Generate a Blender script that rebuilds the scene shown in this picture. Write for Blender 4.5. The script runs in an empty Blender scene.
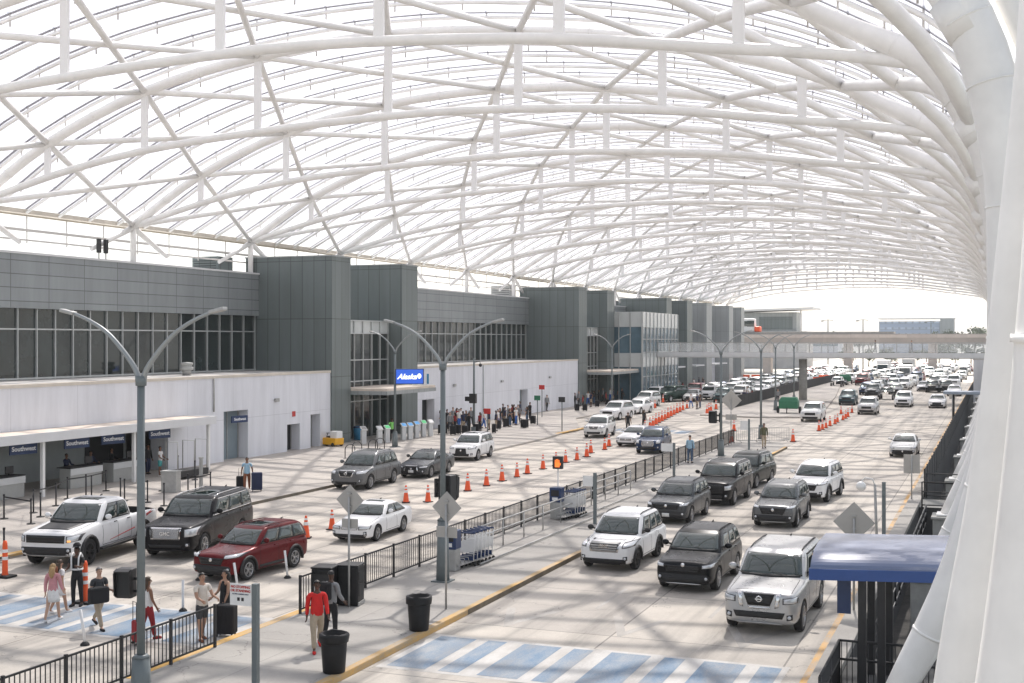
import bpy, bmesh, math, random
from mathutils import Vector, Matrix
from mathutils.bvhtree import BVHTree
R = math.radians
random.seed(7)
scn = bpy.context.scene
COL = scn.collection
# ------------------------------------------------------------------ camera numbers
CAMZ = 7.5; F = 1236.0; YAW = R(21.4); HZ = 340.0
CT, ST = math.cos(YAW), math.sin(YAW)
def W(px, py, z=0.0):
    """where the sight line through a pixel of the photograph meets the height z"""
    d = F*(CAMZ-z)/(py-HZ); cx = (px-512)/F*d
    return Vector((-d*ST + cx*CT, d*CT + cx*ST, z))
# ------------------------------------------------------------------ materials
def new_mat(name):
    m = bpy.data.materials.new(name); m.use_nodes = True
    return m, m.node_tree.nodes, m.node_tree.links, m.node_tree.nodes['Principled BSDF']
def mat(name, col, rough=.5, metal=0, var=0, vscale=3, bump=0, bscale=40, coat=0, emit=None, es=0, spec=None, stretch=(1,1,1)):
    m, N, L, P = new_mat(name)
    P.inputs['Base Color'].default_value = (*col, 1); P.inputs['Roughness'].default_value = rough
    P.inputs['Metallic'].default_value = metal
    if coat: P.inputs['Coat Weight'].default_value = coat; P.inputs['Coat Roughness'].default_value = .04
    if spec is not None: P.inputs['Specular IOR Level'].default_value = spec
    if emit: P.inputs['Emission Color'].default_value = (*emit, 1); P.inputs['Emission Strength'].default_value = es
    if var or bump:
        tc = N.new('ShaderNodeTexCoord'); mp = N.new('ShaderNodeMapping'); mp.inputs['Scale'].default_value = stretch
        L.new(tc.outputs['Object'], mp.inputs['Vector'])
    if var:
        n = N.new('ShaderNodeTexNoise'); n.inputs['Scale'].default_value = vscale; n.inputs['Detail'].default_value = 6; n.inputs['Roughness'].default_value = .65
        L.new(mp.outputs['Vector'], n.inputs['Vector'])
        r = N.new('ShaderNodeValToRGB'); e = r.color_ramp.elements
        e[0].position = .3; e[1].position = .7
        e[0].color = (*[max(0, c*(1-var)) for c in col], 1); e[1].color = (*[min(1, c*(1+var)) for c in col], 1)
        L.new(n.outputs['Fac'], r.inputs['Fac']); L.new(r.outputs['Color'], P.inputs['Base Color'])
        rr = N.new('ShaderNodeMapRange'); rr.inputs['To Min'].default_value = max(0, rough-.08); rr.inputs['To Max'].default_value = min(1, rough+.1)
        L.new(n.outputs['Fac'], rr.inputs['Value']); L.new(rr.outputs['Result'], P.inputs['Roughness'])
    if bump:
        n2 = N.new('ShaderNodeTexNoise'); n2.inputs['Scale'].default_value = bscale; n2.inputs['Detail'].default_value = 4
        L.new(mp.outputs['Vector'], n2.inputs['Vector'])
        b = N.new('ShaderNodeBump'); b.inputs['Strength'].default_value = bump; b.inputs['Distance'].default_value = .02
        L.new(n2.outputs['Fac'], b.inputs['Height']); L.new(b.outputs['Normal'], P.inputs['Normal'])
    return m
def math_node(N, L, op, a, b=None):
    n = N.new('ShaderNodeMath'); n.operation = op
    for i, v in enumerate((a, b)):
        if v is None: continue
        if isinstance(v, (int, float)): n.inputs[i].default_value = v
        else: L.new(v, n.inputs[i])
    return n.outputs[0]
def mixc(N, L, fac, a, b, mode='MIX'):
    n = N.new('ShaderNodeMix'); n.data_type = 'RGBA'; n.blend_type = mode
    if isinstance(fac, (int, float)): n.inputs[0].default_value = fac
    else: L.new(fac, n.inputs[0])
    for i, v in ((6, a), (7, b)):
        if isinstance(v, tuple): n.inputs[i].default_value = (*v, 1)
        else: L.new(v, n.inputs[i])
    return n.outputs[2]
def noise(N, L, vec, scale, detail=5, rough=.6):
    n = N.new('ShaderNodeTexNoise'); n.inputs['Scale'].default_value = scale; n.inputs['Detail'].default_value = detail; n.inputs['Roughness'].default_value = rough
    L.new(vec, n.inputs['Vector']); return n.outputs['Fac']
def ramp(N, L, fac, p0, p1, c0=(0,0,0), c1=(1,1,1)):
    r = N.new('ShaderNodeValToRGB'); e = r.color_ramp.elements
    e[0].position = p0; e[1].position = p1; e[0].color = (*c0, 1); e[1].color = (*c1, 1)
    L.new(fac, r.inputs['Fac']); return r.outputs['Color']
def concrete(name, base, jx, jy, ox=0, oy=0, streak=.0, joint=.02, dark=.55, patch=.18, flecks=True, lane=0):
    """weathered slab concrete: cast joints, blotches, rubber streaks along the lanes, dark spots"""
    m, N, L, P = new_mat(name)
    g = N.new('ShaderNodeNewGeometry'); pos = g.outputs['Position']
    sep = N.new('ShaderNodeSeparateXYZ'); L.new(pos, sep.inputs[0])
    big = noise(N, L, pos, .11, 5, .6); mid = noise(N, L, pos, .8, 6, .65); fine = noise(N, L, pos, 14, 4, .7)
    c = ramp(N, L, big, .3, .7, tuple(b*(1-patch) for b in base), tuple(b*(1+patch*.6) for b in base))
    c = mixc(N, L, .55, c, ramp(N, L, mid, .28, .72, tuple(b*.80 for b in base), tuple(b*1.10 for b in base)))
    c = mixc(N, L, .35, c, ramp(N, L, fine, .3, .7, (.78,.78,.78), (1.1,1.1,1.1)), 'MULTIPLY')
    # slab to slab tone change
    fx = math_node(N, L, 'DIVIDE', math_node(N, L, 'ADD', sep.outputs[0], ox), jx)
    fy = math_node(N, L, 'DIVIDE', math_node(N, L, 'ADD', sep.outputs[1], oy), jy)
    cell = N.new('ShaderNodeCombineXYZ')
    L.new(math_node(N, L, 'FLOOR', fx), cell.inputs[0]); L.new(math_node(N, L, 'FLOOR', fy), cell.inputs[1])
    wn = N.new('ShaderNodeTexWhiteNoise'); L.new(cell.outputs[0], wn.inputs['Vector'])
    c = mixc(N, L, 1.0, c, ramp(N, L, wn.outputs['Value'], 0, 1, (.86,.86,.87), (1.03,1.03,1.02)), 'MULTIPLY')
    if streak:
        mp = N.new('ShaderNodeMapping'); mp.inputs['Scale'].default_value = (1.1, .035, 1); L.new(pos, mp.inputs['Vector'])
        s = noise(N, L, mp.outputs['Vector'], 1.0, 4, .55)
        c = mixc(N, L, math_node(N, L, 'MULTIPLY', ramp(N, L, s, .5, .74), streak), c, (.16,.155,.15))
    if lane:
        lf = math_node(N, L, 'FRACT', math_node(N, L, 'DIVIDE', math_node(N, L, 'ADD', sep.outputs[0], 40.2), 3.2))
        dc = math_node(N, L, 'ABSOLUTE', math_node(N, L, 'SUBTRACT', lf, .5))
        band = N.new('ShaderNodeMapRange'); band.inputs['From Min'].default_value = .17; band.inputs['From Max'].default_value = .02; L.new(dc, band.inputs['Value'])
        mp2 = N.new('ShaderNodeMapping'); mp2.inputs['Scale'].default_value = (1.6, .16, 1); L.new(pos, mp2.inputs['Vector'])
        ln_ = noise(N, L, mp2.outputs['Vector'], 1.3, 6, .7)
        c = mixc(N, L, math_node(N, L, 'MULTIPLY', math_node(N, L, 'MULTIPLY', band.outputs[0], ramp(N, L, ln_, .38, .72)), lane), c, (.17,.16,.15))
    if flecks:
        sp = noise(N, L, pos, 2.6, 2, .5)
        c = mixc(N, L, math_node(N, L, 'MULTIPLY', ramp(N, L, sp, .70, .76), .45), c, (.13,.125,.12))
        v = N.new('ShaderNodeTexVoronoi'); v.feature = 'DISTANCE_TO_EDGE'; v.inputs['Scale'].default_value = .13
        wv = N.new('ShaderNodeMix'); wv.data_type = 'VECTOR'; wv.inputs[0].default_value = .12
        nz = N.new('ShaderNodeTexNoise'); nz.inputs['Scale'].default_value = .5; nz.inputs['Detail'].default_value = 6; L.new(pos, nz.inputs['Vector'])
        vm = N.new('ShaderNodeVectorMath'); vm.operation = 'SCALE'; vm.inputs['Scale'].default_value = 5; L.new(nz.outputs['Color'], vm.inputs[0])
        va = N.new('ShaderNodeVectorMath'); va.operation = 'ADD'; L.new(pos, va.inputs[0]); L.new(vm.outputs[0], va.inputs[1])
        L.new(va.outputs[0], v.inputs['Vector'])
        cr = math_node(N, L, 'LESS_THAN', v.outputs['Distance'], .0022)
        c = mixc(N, L, math_node(N, L, 'MULTIPLY', cr, .5), c, (.12,.115,.11))
    jm = None
    for f, j in ((fx, jx), (fy, jy)):
        fr = math_node(N, L, 'FRACT', f)
        d = math_node(N, L, 'MINIMUM', fr, math_node(N, L, 'SUBTRACT', 1.0, fr))
        e = math_node(N, L, 'LESS_THAN', d, joint/j)
        jm = e if jm is None else math_node(N, L, 'MAXIMUM', jm, e)
    c = mixc(N, L, math_node(N, L, 'MULTIPLY', jm, dark), c, (.10,.095,.09))
    L.new(c, P.inputs['Base Color']); P.inputs['Roughness'].default_value = .85
    P.inputs['Specular IOR Level'].default_value = .3
    b = N.new('ShaderNodeBump'); b.inputs['Strength'].default_value = .25; b.inputs['Distance'].default_value = .01
    L.new(fine, b.inputs['Height']); L.new(b.outputs['Normal'], P.inputs['Normal'])
    return m
def worn_paint(name, col, under, lo=.42, hi=.58, scale=1.6, amount=.7):
    m, N, L, P = new_mat(name)
    g = N.new('ShaderNodeNewGeometry'); pos = g.outputs['Position']
    mp = N.new('ShaderNodeMapping'); mp.inputs['Scale'].default_value = (1.0, .35, 1); L.new(pos, mp.inputs['Vector'])
    a = noise(N, L, mp.outputs['Vector'], scale, 8, .72); b = noise(N, L, pos, 22, 3, .7)
    f = math_node(N, L, 'ADD', math_node(N, L, 'MULTIPLY', a, .75), math_node(N, L, 'MULTIPLY', b, .25))
    c = mixc(N, L, math_node(N, L, 'MULTIPLY', ramp(N, L, f, lo, hi), amount), col, under)
    c = mixc(N, L, .3, c, ramp(N, L, b, .3, .7, (.8,.8,.8), (1.1,1.1,1.1)), 'MULTIPLY')
    sp_ = N.new('ShaderNodeSeparateXYZ'); L.new(pos, sp_.inputs[0])      # rubber laid down along the wheel paths
    fr_ = math_node(N, L, 'FRACT', math_node(N, L, 'DIVIDE', math_node(N, L, 'ADD', sp_.outputs[0], 40.2), 1.6))
    bd = N.new('ShaderNodeMapRange'); bd.inputs['From Min'].default_value = .26; bd.inputs['From Max'].default_value = .05; L.new(math_node(N, L, 'ABSOLUTE', math_node(N, L, 'SUBTRACT', fr_, .5)), bd.inputs['Value'])
    c = mixc(N, L, math_node(N, L, 'MULTIPLY', math_node(N, L, 'MULTIPLY', bd.outputs[0], ramp(N, L, a, .35, .65)), .45), c, (.22,.21,.20))
    L.new(c, P.inputs['Base Color']); P.inputs['Roughness'].default_value = .75
    return m
def panel_mat(name, base, jy, jz, oy=0, oz=0, joint=.02, dark=.5, rough=.45, metal=.0, axis=1, var=.07):
    """metal or plaster cladding with a grid of joints; axis = horizontal world axis along the face"""
    m, N, L, P = new_mat(name)
    g = N.new('ShaderNodeNewGeometry'); pos = g.outputs['Position']
    sep = N.new('ShaderNodeSeparateXYZ'); L.new(pos, sep.inputs[0])
    h = math_node(N, L, 'ADD', sep.outputs[1], sep.outputs[0]) if axis == 2 else sep.outputs[axis]
    fy = math_node(N, L, 'DIVIDE', math_node(N, L, 'ADD', h, oy), jy)
    fz = math_node(N, L, 'DIVIDE', math_node(N, L, 'ADD', sep.outputs[2], oz), jz)
    cell = N.new('ShaderNodeCombineXYZ'); L.new(math_node(N, L, 'FLOOR', fy), cell.inputs[0]); L.new(math_node(N, L, 'FLOOR', fz), cell.inputs[1])
    wn = N.new('ShaderNodeTexWhiteNoise'); L.new(cell.outputs[0], wn.inputs['Vector'])
    c = ramp(N, L, wn.outputs['Value'], 0, 1, tuple(b*(1-var) for b in base), tuple(b*(1+var) for b in base))
    mp = N.new('ShaderNodeMapping'); mp.inputs['Scale'].default_value = (1, 1, .14); L.new(pos, mp.inputs['Vector'])
    n = noise(N, L, mp.outputs['Vector'], .9, 7, .68)
    c = mixc(N, L, .75, c, ramp(N, L, n, .3, .7, (.80,.80,.80), (1.08,1.08,1.08)), 'MULTIPLY')
    jm = None
    for f, j in ((fy, jy), (fz, jz)):
        fr = math_node(N, L, 'FRACT', f); d = math_node(N, L, 'MINIMUM', fr, math_node(N, L, 'SUBTRACT', 1.0, fr))
        e = math_node(N, L, 'LESS_THAN', d, joint/j); jm = e if jm is None else math_node(N, L, 'MAXIMUM', jm, e)
    c = mixc(N, L, math_node(N, L, 'MULTIPLY', jm, dark), c, tuple(b*.25 for b in base))
    L.new(c, P.inputs['Base Color']); P.inputs['Roughness'].default_value = rough; P.inputs['Metallic'].default_value = metal
    return m
M = {}
M['road'] = concrete('road_concrete', (.58,.535,.475), 4.55, 5.2, .0, 1.1, streak=.62, joint=.024, dark=.55, patch=.24, lane=.8)
M['walk'] = concrete('walk_concrete', (.42,.40,.37), 2.2, 2.2, .3, .2, joint=.014, dark=.35, patch=.22)
M['plaza'] = concrete('plaza_concrete', (.50,.465,.425), 3.1, 3.1, .3, .2, joint=.014, dark=.4, patch=.16)
M['field'] = mat('far_ground', (.22,.22,.21), .9, var=.2, vscale=.02)
M['kerb'] = concrete('kerb_concrete', (.40,.38,.35), 3.0, 3.0, joint=.012, dark=.4, flecks=False)
M['kerb_yellow'] = worn_paint('kerb_yellow_paint', (.68,.40,.10), (.38,.34,.28), .44, .62, 1.2, .85)
M['line_yellow'] = worn_paint('line_yellow_paint', (.70,.38,.08), (.42,.37,.31), .40, .56, 1.0, .95)
M['paint_blue'] = worn_paint('crosswalk_blue_paint', (.12,.225,.35), (.46,.45,.43), .36, .66, 1.3, .85)
M['paint_white'] = worn_paint('road_white_paint', (.62,.605,.575), (.45,.42,.38), .42, .62, 1.4, .8)
M['paint_faint'] = worn_paint('faded_white_paint', (.58,.56,.53), (.45,.42,.38), .32, .50, 1.5, 1.0)
M['tube'] = mat('white_steel', (.86,.85,.83), .35, var=.07, vscale=1.1)
M['plate'] = mat('white_plate', (.87,.865,.86), .4, var=.03, vscale=.6)
M['clamp'] = mat('film_clamp', (.62,.61,.60), .5)
M['gutter'] = mat('gutter_metal', (.60,.55,.47), .55, var=.15, vscale=1.5)
M['rod'] = mat('tension_rod', (.62,.60,.57), .4, metal=.4)
M['fin'] = panel_mat('slate_fin_cladding', (.175,.205,.205), .95, 4.1, oz=-.8, joint=.022, dark=.75, rough=.42, metal=.25, axis=2, var=.05)
M['fin_light'] = panel_mat('pale_fin_cladding', (.36,.385,.39), .95, 4.1, oz=-.8, joint=.02, dark=.5, rough=.42, metal=.2, axis=2, var=.04)
M['fascia'] = panel_mat('grey_fascia_cladding', (.29,.315,.325), 2.9, .74, joint=.022, dark=.75, rough=.42, metal=.3, axis=1, var=.06)
M['wall'] = panel_mat('white_wall_panels', (.74,.755,.80), 4.6, 2.65, joint=.016, dark=.28, rough=.6, axis=1, var=.02)
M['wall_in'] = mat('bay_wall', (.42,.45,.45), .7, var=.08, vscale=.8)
M['cap'] = mat('coping_stone', (.62,.57,.50), .7, var=.1, vscale=1)
M['roofing'] = mat('roof_membrane', (.55,.54,.52), .85, var=.12, vscale=.5)
M['canopy_top'] = mat('canopy_membrane', (.66,.58,.50), .8, var=.14, vscale=.7)
M['canopy_edge'] = mat('canopy_edge_paint', (.66,.67,.68), .5, var=.05, vscale=1)
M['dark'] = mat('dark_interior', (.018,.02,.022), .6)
M['blackmetal'] = mat('black_painted_metal', (.022,.022,.024), .45, var=.2, vscale=6)
M['mullion'] = mat('mullion_aluminium', (.50,.52,.52), .4, metal=.5)
M['post_grey'] = mat('slate_lamp_paint', (.155,.18,.185), .42, var=.10, vscale=2.5, stretch=(1,1,.3))
M['lamp_alu'] = mat('lamp_arm_paint', (.30,.32,.325), .38, metal=.3)
M['galv'] = mat('galvanised_steel', (.42,.42,.41), .5, metal=.5, var=.12, vscale=5)
M['sign_back'] = mat('sign_back_aluminium', (.44,.425,.40), .5, metal=.35, var=.06, vscale=3)
M['white'] = mat('white_paint', (.78,.78,.77), .45, var=.04, vscale=4)
M['whitetext'] = mat('white_lettering', (.85,.86,.88), .5)
M['red'] = mat('red_paint', (.48,.03,.025), .45)
M['sign_blue'] = mat('navy_sign_panel', (.022,.045,.12), .35, var=.08, vscale=3)
M['pylon_blue'] = mat('backlit_blue_sign', (.03,.10,.50), .35, emit=(.03,.12,.62), es=.28)
M['pylon_text'] = mat('backlit_white_letter', (.9,.9,.95), .4, emit=(1,1,1), es=.5)
M['orange'] = mat('cone_orange', (.80,.10,.02), .5, var=.10, vscale=8)
M['reflect'] = mat('cone_white_band', (.78,.78,.78), .35)
M['rubber'] = mat('black_rubber', (.02,.02,.021), .8)
M['awning'] = mat('blue_awning_fabric', (.095,.135,.25), .34, var=.10, vscale=1.2, coat=.8, spec=.8)
M['awning_edge'] = mat('blue_awning_valance', (.035,.085,.27), .5, var=.06, vscale=5)
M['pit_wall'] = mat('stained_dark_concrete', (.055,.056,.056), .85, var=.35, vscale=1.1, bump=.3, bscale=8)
M['pit_floor'] = mat('shaded_pit_floor', (.05,.047,.043), .95, var=.4, vscale=3)  # pit's shade put into a near-black floor colour, since sun reaches in
M['footing'] = mat('footing_concrete', (.30,.30,.285), .8, var=.18, vscale=2, bump=.2, bscale=14)
M['binblack'] = mat('bin_black_plastic', (.014,.014,.015), .45, var=.2, vscale=9, spec=.3)
M['bag'] = mat('clear_bin_bag', (.35,.36,.38), .25)
M['counter'] = mat('counter_laminate', (.40,.405,.39), .5, var=.06, vscale=3)
M['counter_white'] = mat('counter_front', (.60,.61,.61), .45, var=.04, vscale=3)
M['yellow'] = mat('machine_yellow', (.78,.40,.02), .4, var=.06, vscale=3)
M['blue_plastic'] = mat('blue_plastic', (.03,.20,.36), .4)
M['green_paint'] = mat('green_paint', (.03,.17,.09), .5, var=.1, vscale=4)
M['leaf'] = mat('foliage', (.055,.085,.035), .7, var=.45, vscale=.35)
M['leaf2'] = mat('foliage_pale', (.085,.115,.05), .7, var=.4, vscale=.35)
M['bark'] = mat('bark', (.12,.09,.065), .9, var=.3, vscale=6)
M['pink_conc'] = concrete('guideway_concrete', (.70,.62,.565), 6, 6, joint=.03, dark=.3, flecks=False)
M['hotel_band'] = mat('far_block_band', (.34,.42,.55), .3)
M['hotel'] = panel_mat('far_block_cladding', (.46,.54,.66), 3.5, 3.2, joint=.5, dark=.45, rough=.5, axis=2, var=.10)
def film_mat():
    m, N, L, P = new_mat('cushion_film'); N.remove(P)
    out = [n for n in N if n.type == 'OUTPUT_MATERIAL'][0]
    t = N.new('ShaderNodeBsdfTransparent'); t.inputs[0].default_value = (.86,.86,.885,1)
    tl = N.new('ShaderNodeBsdfTranslucent'); tl.inputs[0].default_value = (.58,.58,.63,1)
    df = N.new('ShaderNodeBsdfDiffuse'); df.inputs[0].default_value = (.58,.58,.63,1)
    g = N.new('ShaderNodeNewGeometry'); nf = noise(N, L, g.outputs['Position'], .25, 4, .6)
    a = N.new('ShaderNodeMixShader'); a.inputs[0].default_value = .25; L.new(tl.outputs[0], a.inputs[1]); L.new(df.outputs[0], a.inputs[2])
    mr = N.new('ShaderNodeMapRange'); mr.inputs['To Min'].default_value = .40; mr.inputs['To Max'].default_value = .72; L.new(nf, mr.inputs['Value'])
    b = N.new('ShaderNodeMixShader'); L.new(mr.outputs[0], b.inputs[0]); L.new(t.outputs[0], b.inputs[1]); L.new(a.outputs[0], b.inputs[2])
    L.new(b.outputs[0], out.inputs['Surface']); return m
M['film'] = film_mat()
def glass_mat(name, base, rough=.03, var=.4, vscale=.25, spec=.8):
    return mat(name, base, rough, var=var, vscale=vscale, spec=spec, bump=.10, bscale=.45)
M['glass'] = glass_mat('curtain_glass', (.022,.030,.030), .03, .5, .3, .8)
M['glass_blue'] = glass_mat('blue_curtain_glass', (.10,.16,.20), .04, .3, .3)
M['spandrel'] = mat('white_spandrel_glass', (.55,.58,.58), .12, var=.05, vscale=1)
# ------------------------------------------------------------------ mesh building
class MB:
    def __init__(s): s.b = bmesh.new()
    def _face(s, vs, mi=0, sm=False):
        try: f = s.b.faces.new(vs)
        except ValueError: return None
        f.material_index = mi; f.smooth = sm; return f
    def box(s, c, d, rz=0, mi=0, rx=0, ry=0):
        m = Matrix.Translation(c) @ Matrix.Rotation(rz,4,'Z') @ Matrix.Rotation(ry,4,'Y') @ Matrix.Rotation(rx,4,'X')
        v = [s.b.verts.new(m @ Vector((x*d[0]/2, y*d[1]/2, z*d[2]/2))) for x in (-1,1) for y in (-1,1) for z in (-1,1)]
        for q in ((0,1,3,2),(4,6,7,5),(0,4,5,1),(2,3,7,6),(0,2,6,4),(1,5,7,3)): s._face([v[i] for i in q], mi)
        return s
    def b2(s, x0, x1, y0, y1, z0, z1, mi=0):
        return s.box(((x0+x1)/2,(y0+y1)/2,(z0+z1)/2), (abs(x1-x0),abs(y1-y0),abs(z1-z0)), 0, mi)
    def tube(s, pts, r, seg=8, mi=0, caps=True, squash=None):
        pts = [Vector(p) for p in pts]
        rs = list(r) if hasattr(r, '__len__') else [r]*len(pts)
        rings = []; up = None
        for i, p in enumerate(pts):
            t = (pts[min(i+1,len(pts)-1)] - pts[max(i-1,0)])
            if t.length < 1e-9: t = Vector((0,0,1))
            t.normalize()
            if up is None:
                up = Vector((0,0,1)) if abs(t.z) < .9 else Vector((1,0,0))
            a = t.cross(up)
            if a.length < 1e-6: a = t.orthogonal()
            a.normalize(); bb = a.cross(t).normalized(); up = bb
            ring = []
            for k in range(seg):
                an = 2*math.pi*k/seg
                ring.append(s.b.verts.new(p + (a*math.cos(an)*rs[i]*(squash or 1) + bb*math.sin(an)*rs[i])))
            rings.append(ring)
        for i in range(len(rings)-1):
            for k in range(seg):
                s._face([rings[i][k], rings[i][(k+1)%seg], rings[i+1][(k+1)%seg], rings[i+1][k]], mi, True)
        if caps:
            s._face(list(reversed(rings[0])), mi); s._face(rings[-1], mi)
        return s
    def cyl(s, c, r, h, seg=16, mi=0, r2=None):
        c = Vector(c); return s.tube([c, c+Vector((0,0,h))], [r, r if r2 is None else r2], seg, mi)
    def lathe(s, prof, seg=20, mi=0, c=(0,0,0), axis='Z', caps=False):
        c = Vector(c); rings = []
        for r, z in prof:
            ring = []
            for k in range(seg):
                a = 2*math.pi*k/seg
                p = (r*math.cos(a), r*math.sin(a), z) if axis == 'Z' else (z, r*math.cos(a), r*math.sin(a)) if axis == 'X' else (r*math.cos(a), z, r*math.sin(a))
                ring.append(s.b.verts.new(c + Vector(p)))
            rings.append(ring)
        for i in range(len(rings)-1):
            for k in range(seg): s._face([rings[i][k], rings[i][(k+1)%seg], rings[i+1][(k+1)%seg], rings[i+1][k]], mi, True)
        if caps: s._face(list(reversed(rings[0])), mi); s._face(rings[-1], mi)
        return s
    def prism(s, poly, z0, z1, mi=0):
        a = [s.b.verts.new((x,y,z0)) for x,y in poly]; b = [s.b.verts.new((x,y,z1)) for x,y in poly]
        s._face(list(reversed(a)), mi); s._face(b, mi); n = len(poly)
        for i in range(n): s._face([a[i], a[(i+1)%n], b[(i+1)%n], b[i]], mi)
        return s
    def slab(s, poly, d, mi=0):
        """extrude a planar 3-D polygon by vector d"""
        d = Vector(d); a = [s.b.verts.new(p) for p in poly]; b = [s.b.verts.new(Vector(p)+d) for p in poly]
        s._face(list(reversed(a)), mi); s._face(b, mi); n = len(poly)
        for i in range(n): s._face([a[i], a[(i+1)%n], b[(i+1)%n], b[i]], mi)
        return s
    def ball(s, c, r, sc=(1,1,1), seg=12, rings=8, mi=0):
        prof = [(max(1e-4, r*math.sin(math.pi*i/rings)), -r*math.cos(math.pi*i/rings)) for i in range(rings+1)]
        n0 = len(s.b.verts); s.lathe(prof, seg, mi); s.b.verts.ensure_lookup_table()
        for v in s.b.verts[n0:]: v.co = Vector((v.co.x*sc[0], v.co.y*sc[1], v.co.z*sc[2])) + Vector(c)
        return s
    def sheet(s, x0, x1, y0, y1, z, mi=0):
        v = [s.b.verts.new(p) for p in ((x0,y0,z),(x1,y0,z),(x1,y1,z),(x0,y1,z))]; s._face(v, mi); return s
    def quad(s, pts, mi=0, sm=False): s._face([s.b.verts.new(p) for p in pts], mi, sm); return s
    def mesh(s, name, mats, fix=True):
        if fix: bmesh.ops.recalc_face_normals(s.b, faces=s.b.faces)
        me = bpy.data.meshes.new(name); s.b.to_mesh(me); s.b.free()
        for m in (mats if isinstance(mats, (list, tuple)) else [mats]): me.materials.append(M[m] if isinstance(m, str) else m)
        return me
    def build(s, name, mats, parent=None, loc=(0,0,0), rz=0, bevel=0, fix=True):
        return obj(name, s.mesh(name, mats, fix), parent, loc, rz, bevel)
def obj(name, me, parent=None, loc=(0,0,0), rz=0, bevel=0):
    o = bpy.data.objects.new(name, me); COL.objects.link(o); o.location = loc; o.rotation_euler = (0,0,rz)
    if parent: o.parent = parent
    if bevel:
        b = o.modifiers.new('bevel', 'BEVEL'); b.width = bevel; b.segments = 2; b.limit_method = 'ANGLE'; b.angle_limit = R(40)
    return o
def tag(o, label, cat, group=None):
    o['label'] = label; o['category'] = cat
    if group: o['group'] = group
    return o
def thing(name, label, cat, loc=(0,0,0), rz=0, group=None):
    o = bpy.data.objects.new(name, None); COL.objects.link(o); o.location = loc; o.rotation_euler = (0,0,rz); o.empty_display_size = .3
    return tag(o, label, cat, group)
def struct(o, kind='structure'): o['kind'] = kind; return o
CH = {}
def kids(o):
    return [c for c in bpy.data.objects if c.parent == o]
def copy_tree(o, loc=None, rz=None, label=None, group=None, parent=None, scale=None):
    c = o.copy(); COL.objects.link(c)
    if parent is not None: c.parent = parent
    if loc is not None: c.location = loc
    if rz is not None: c.rotation_euler = (0,0,rz)
    if label: c['label'] = label
    if group: c['group'] = group
    if scale: c.scale = (scale,)*3
    for ch in kids(o): copy_tree(ch, parent=c)
    return c
def text_mesh(txt, size, depth=.004, align='CENTER', shear=0, bold=0, spacing=1):
    cu = bpy.data.curves.new('lettering', 'FONT'); cu.body = txt; cu.size = size; cu.extrude = depth; cu.align_x = align; cu.align_y = 'CENTER'
    cu.shear = shear; cu.offset = bold; cu.space_character = spacing; cu.resolution_u = 3
    o = bpy.data.objects.new('lettering', cu); COL.objects.link(o)
    dg = bpy.context.evaluated_depsgraph_get(); me = bpy.data.meshes.new_from_object(o.evaluated_get(dg))
    bpy.data.objects.remove(o); return me
def lettering(txt, size, matname, parent, loc, rot, **k):
    me = text_mesh(txt, size, **k); me.materials.clear(); me.materials.append(M[matname])
    o = bpy.data.objects.new('lettering', me); COL.objects.link(o); o.parent = parent; o.location = loc; o.rotation_euler = rot
    return o
def spline(pts, n):
    """Catmull-Rom through 2-D points, n points per span"""
    out = []; P = [Vector(p) for p in pts]
    for i in range(len(P)-1):
        p0 = P[i-1] if i else P[0]*2-P[1]; p1, p2 = P[i], P[i+1]; p3 = P[i+2] if i+2 < len(P) else P[-1]*2-P[-2]
        for k in range(n):
            t = k/n
            out.append(.5*((2*p1)+(p2-p0)*t+(2*p0-5*p1+4*p2-p3)*t*t+(3*p1-p0-3*p2+p3)*t**3))
    out.append(P[-1]); return out
# ================================================================== SETTING
XR, XP0, XP1 = -3.25, -3.25, 2.2           # pit beside the right kerb
def ground():
    b = MB(); xs = [-1500,-600,-200,XP0,XP1,300,1500]; ys = [-300,8,58.5,61.5,250,900,2500]
    for i in range(len(xs)-1):
        for j in range(len(ys)-1):
            if xs[i] == XP0 and ys[j] in (8, 61.5): continue
            b.sheet(xs[i], xs[i+1], ys[j], ys[j+1], -.02)
    return struct(b.build('ground', 'field', fix=False))
ground()
struct(MB().sheet(-46, XR, -60, 300, -.008).build('road', 'road', fix=False))
struct(MB().sheet(-60, XR, 300, 600, -.010).build('far_road', 'road', fix=False))
# pit floors and walls (planting trench in which the canopy legs stand)
b = MB()
for y0, y1 in ((8,58.5),(61.5,250)):
    b.sheet(XP0, XP1, y0, y1, -2.2)
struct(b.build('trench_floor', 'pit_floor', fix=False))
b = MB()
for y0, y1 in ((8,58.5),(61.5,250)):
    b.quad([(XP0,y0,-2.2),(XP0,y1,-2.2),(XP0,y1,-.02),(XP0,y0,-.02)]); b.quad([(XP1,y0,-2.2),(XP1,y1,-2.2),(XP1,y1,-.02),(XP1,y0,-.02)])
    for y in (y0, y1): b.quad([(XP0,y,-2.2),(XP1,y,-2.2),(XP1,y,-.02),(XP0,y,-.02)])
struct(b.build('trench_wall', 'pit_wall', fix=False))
# kerb walk along the right edge
b = MB(); b.b2(-3.80, XR-.002, -60, 300, -.05, .14); struct(b.build('kerb', 'kerb', bevel=.02))
struct(MB().sheet(-4.02, -3.806, -60, 262, -.003).build('edge_line', 'line_yellow', fix=False))
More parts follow.
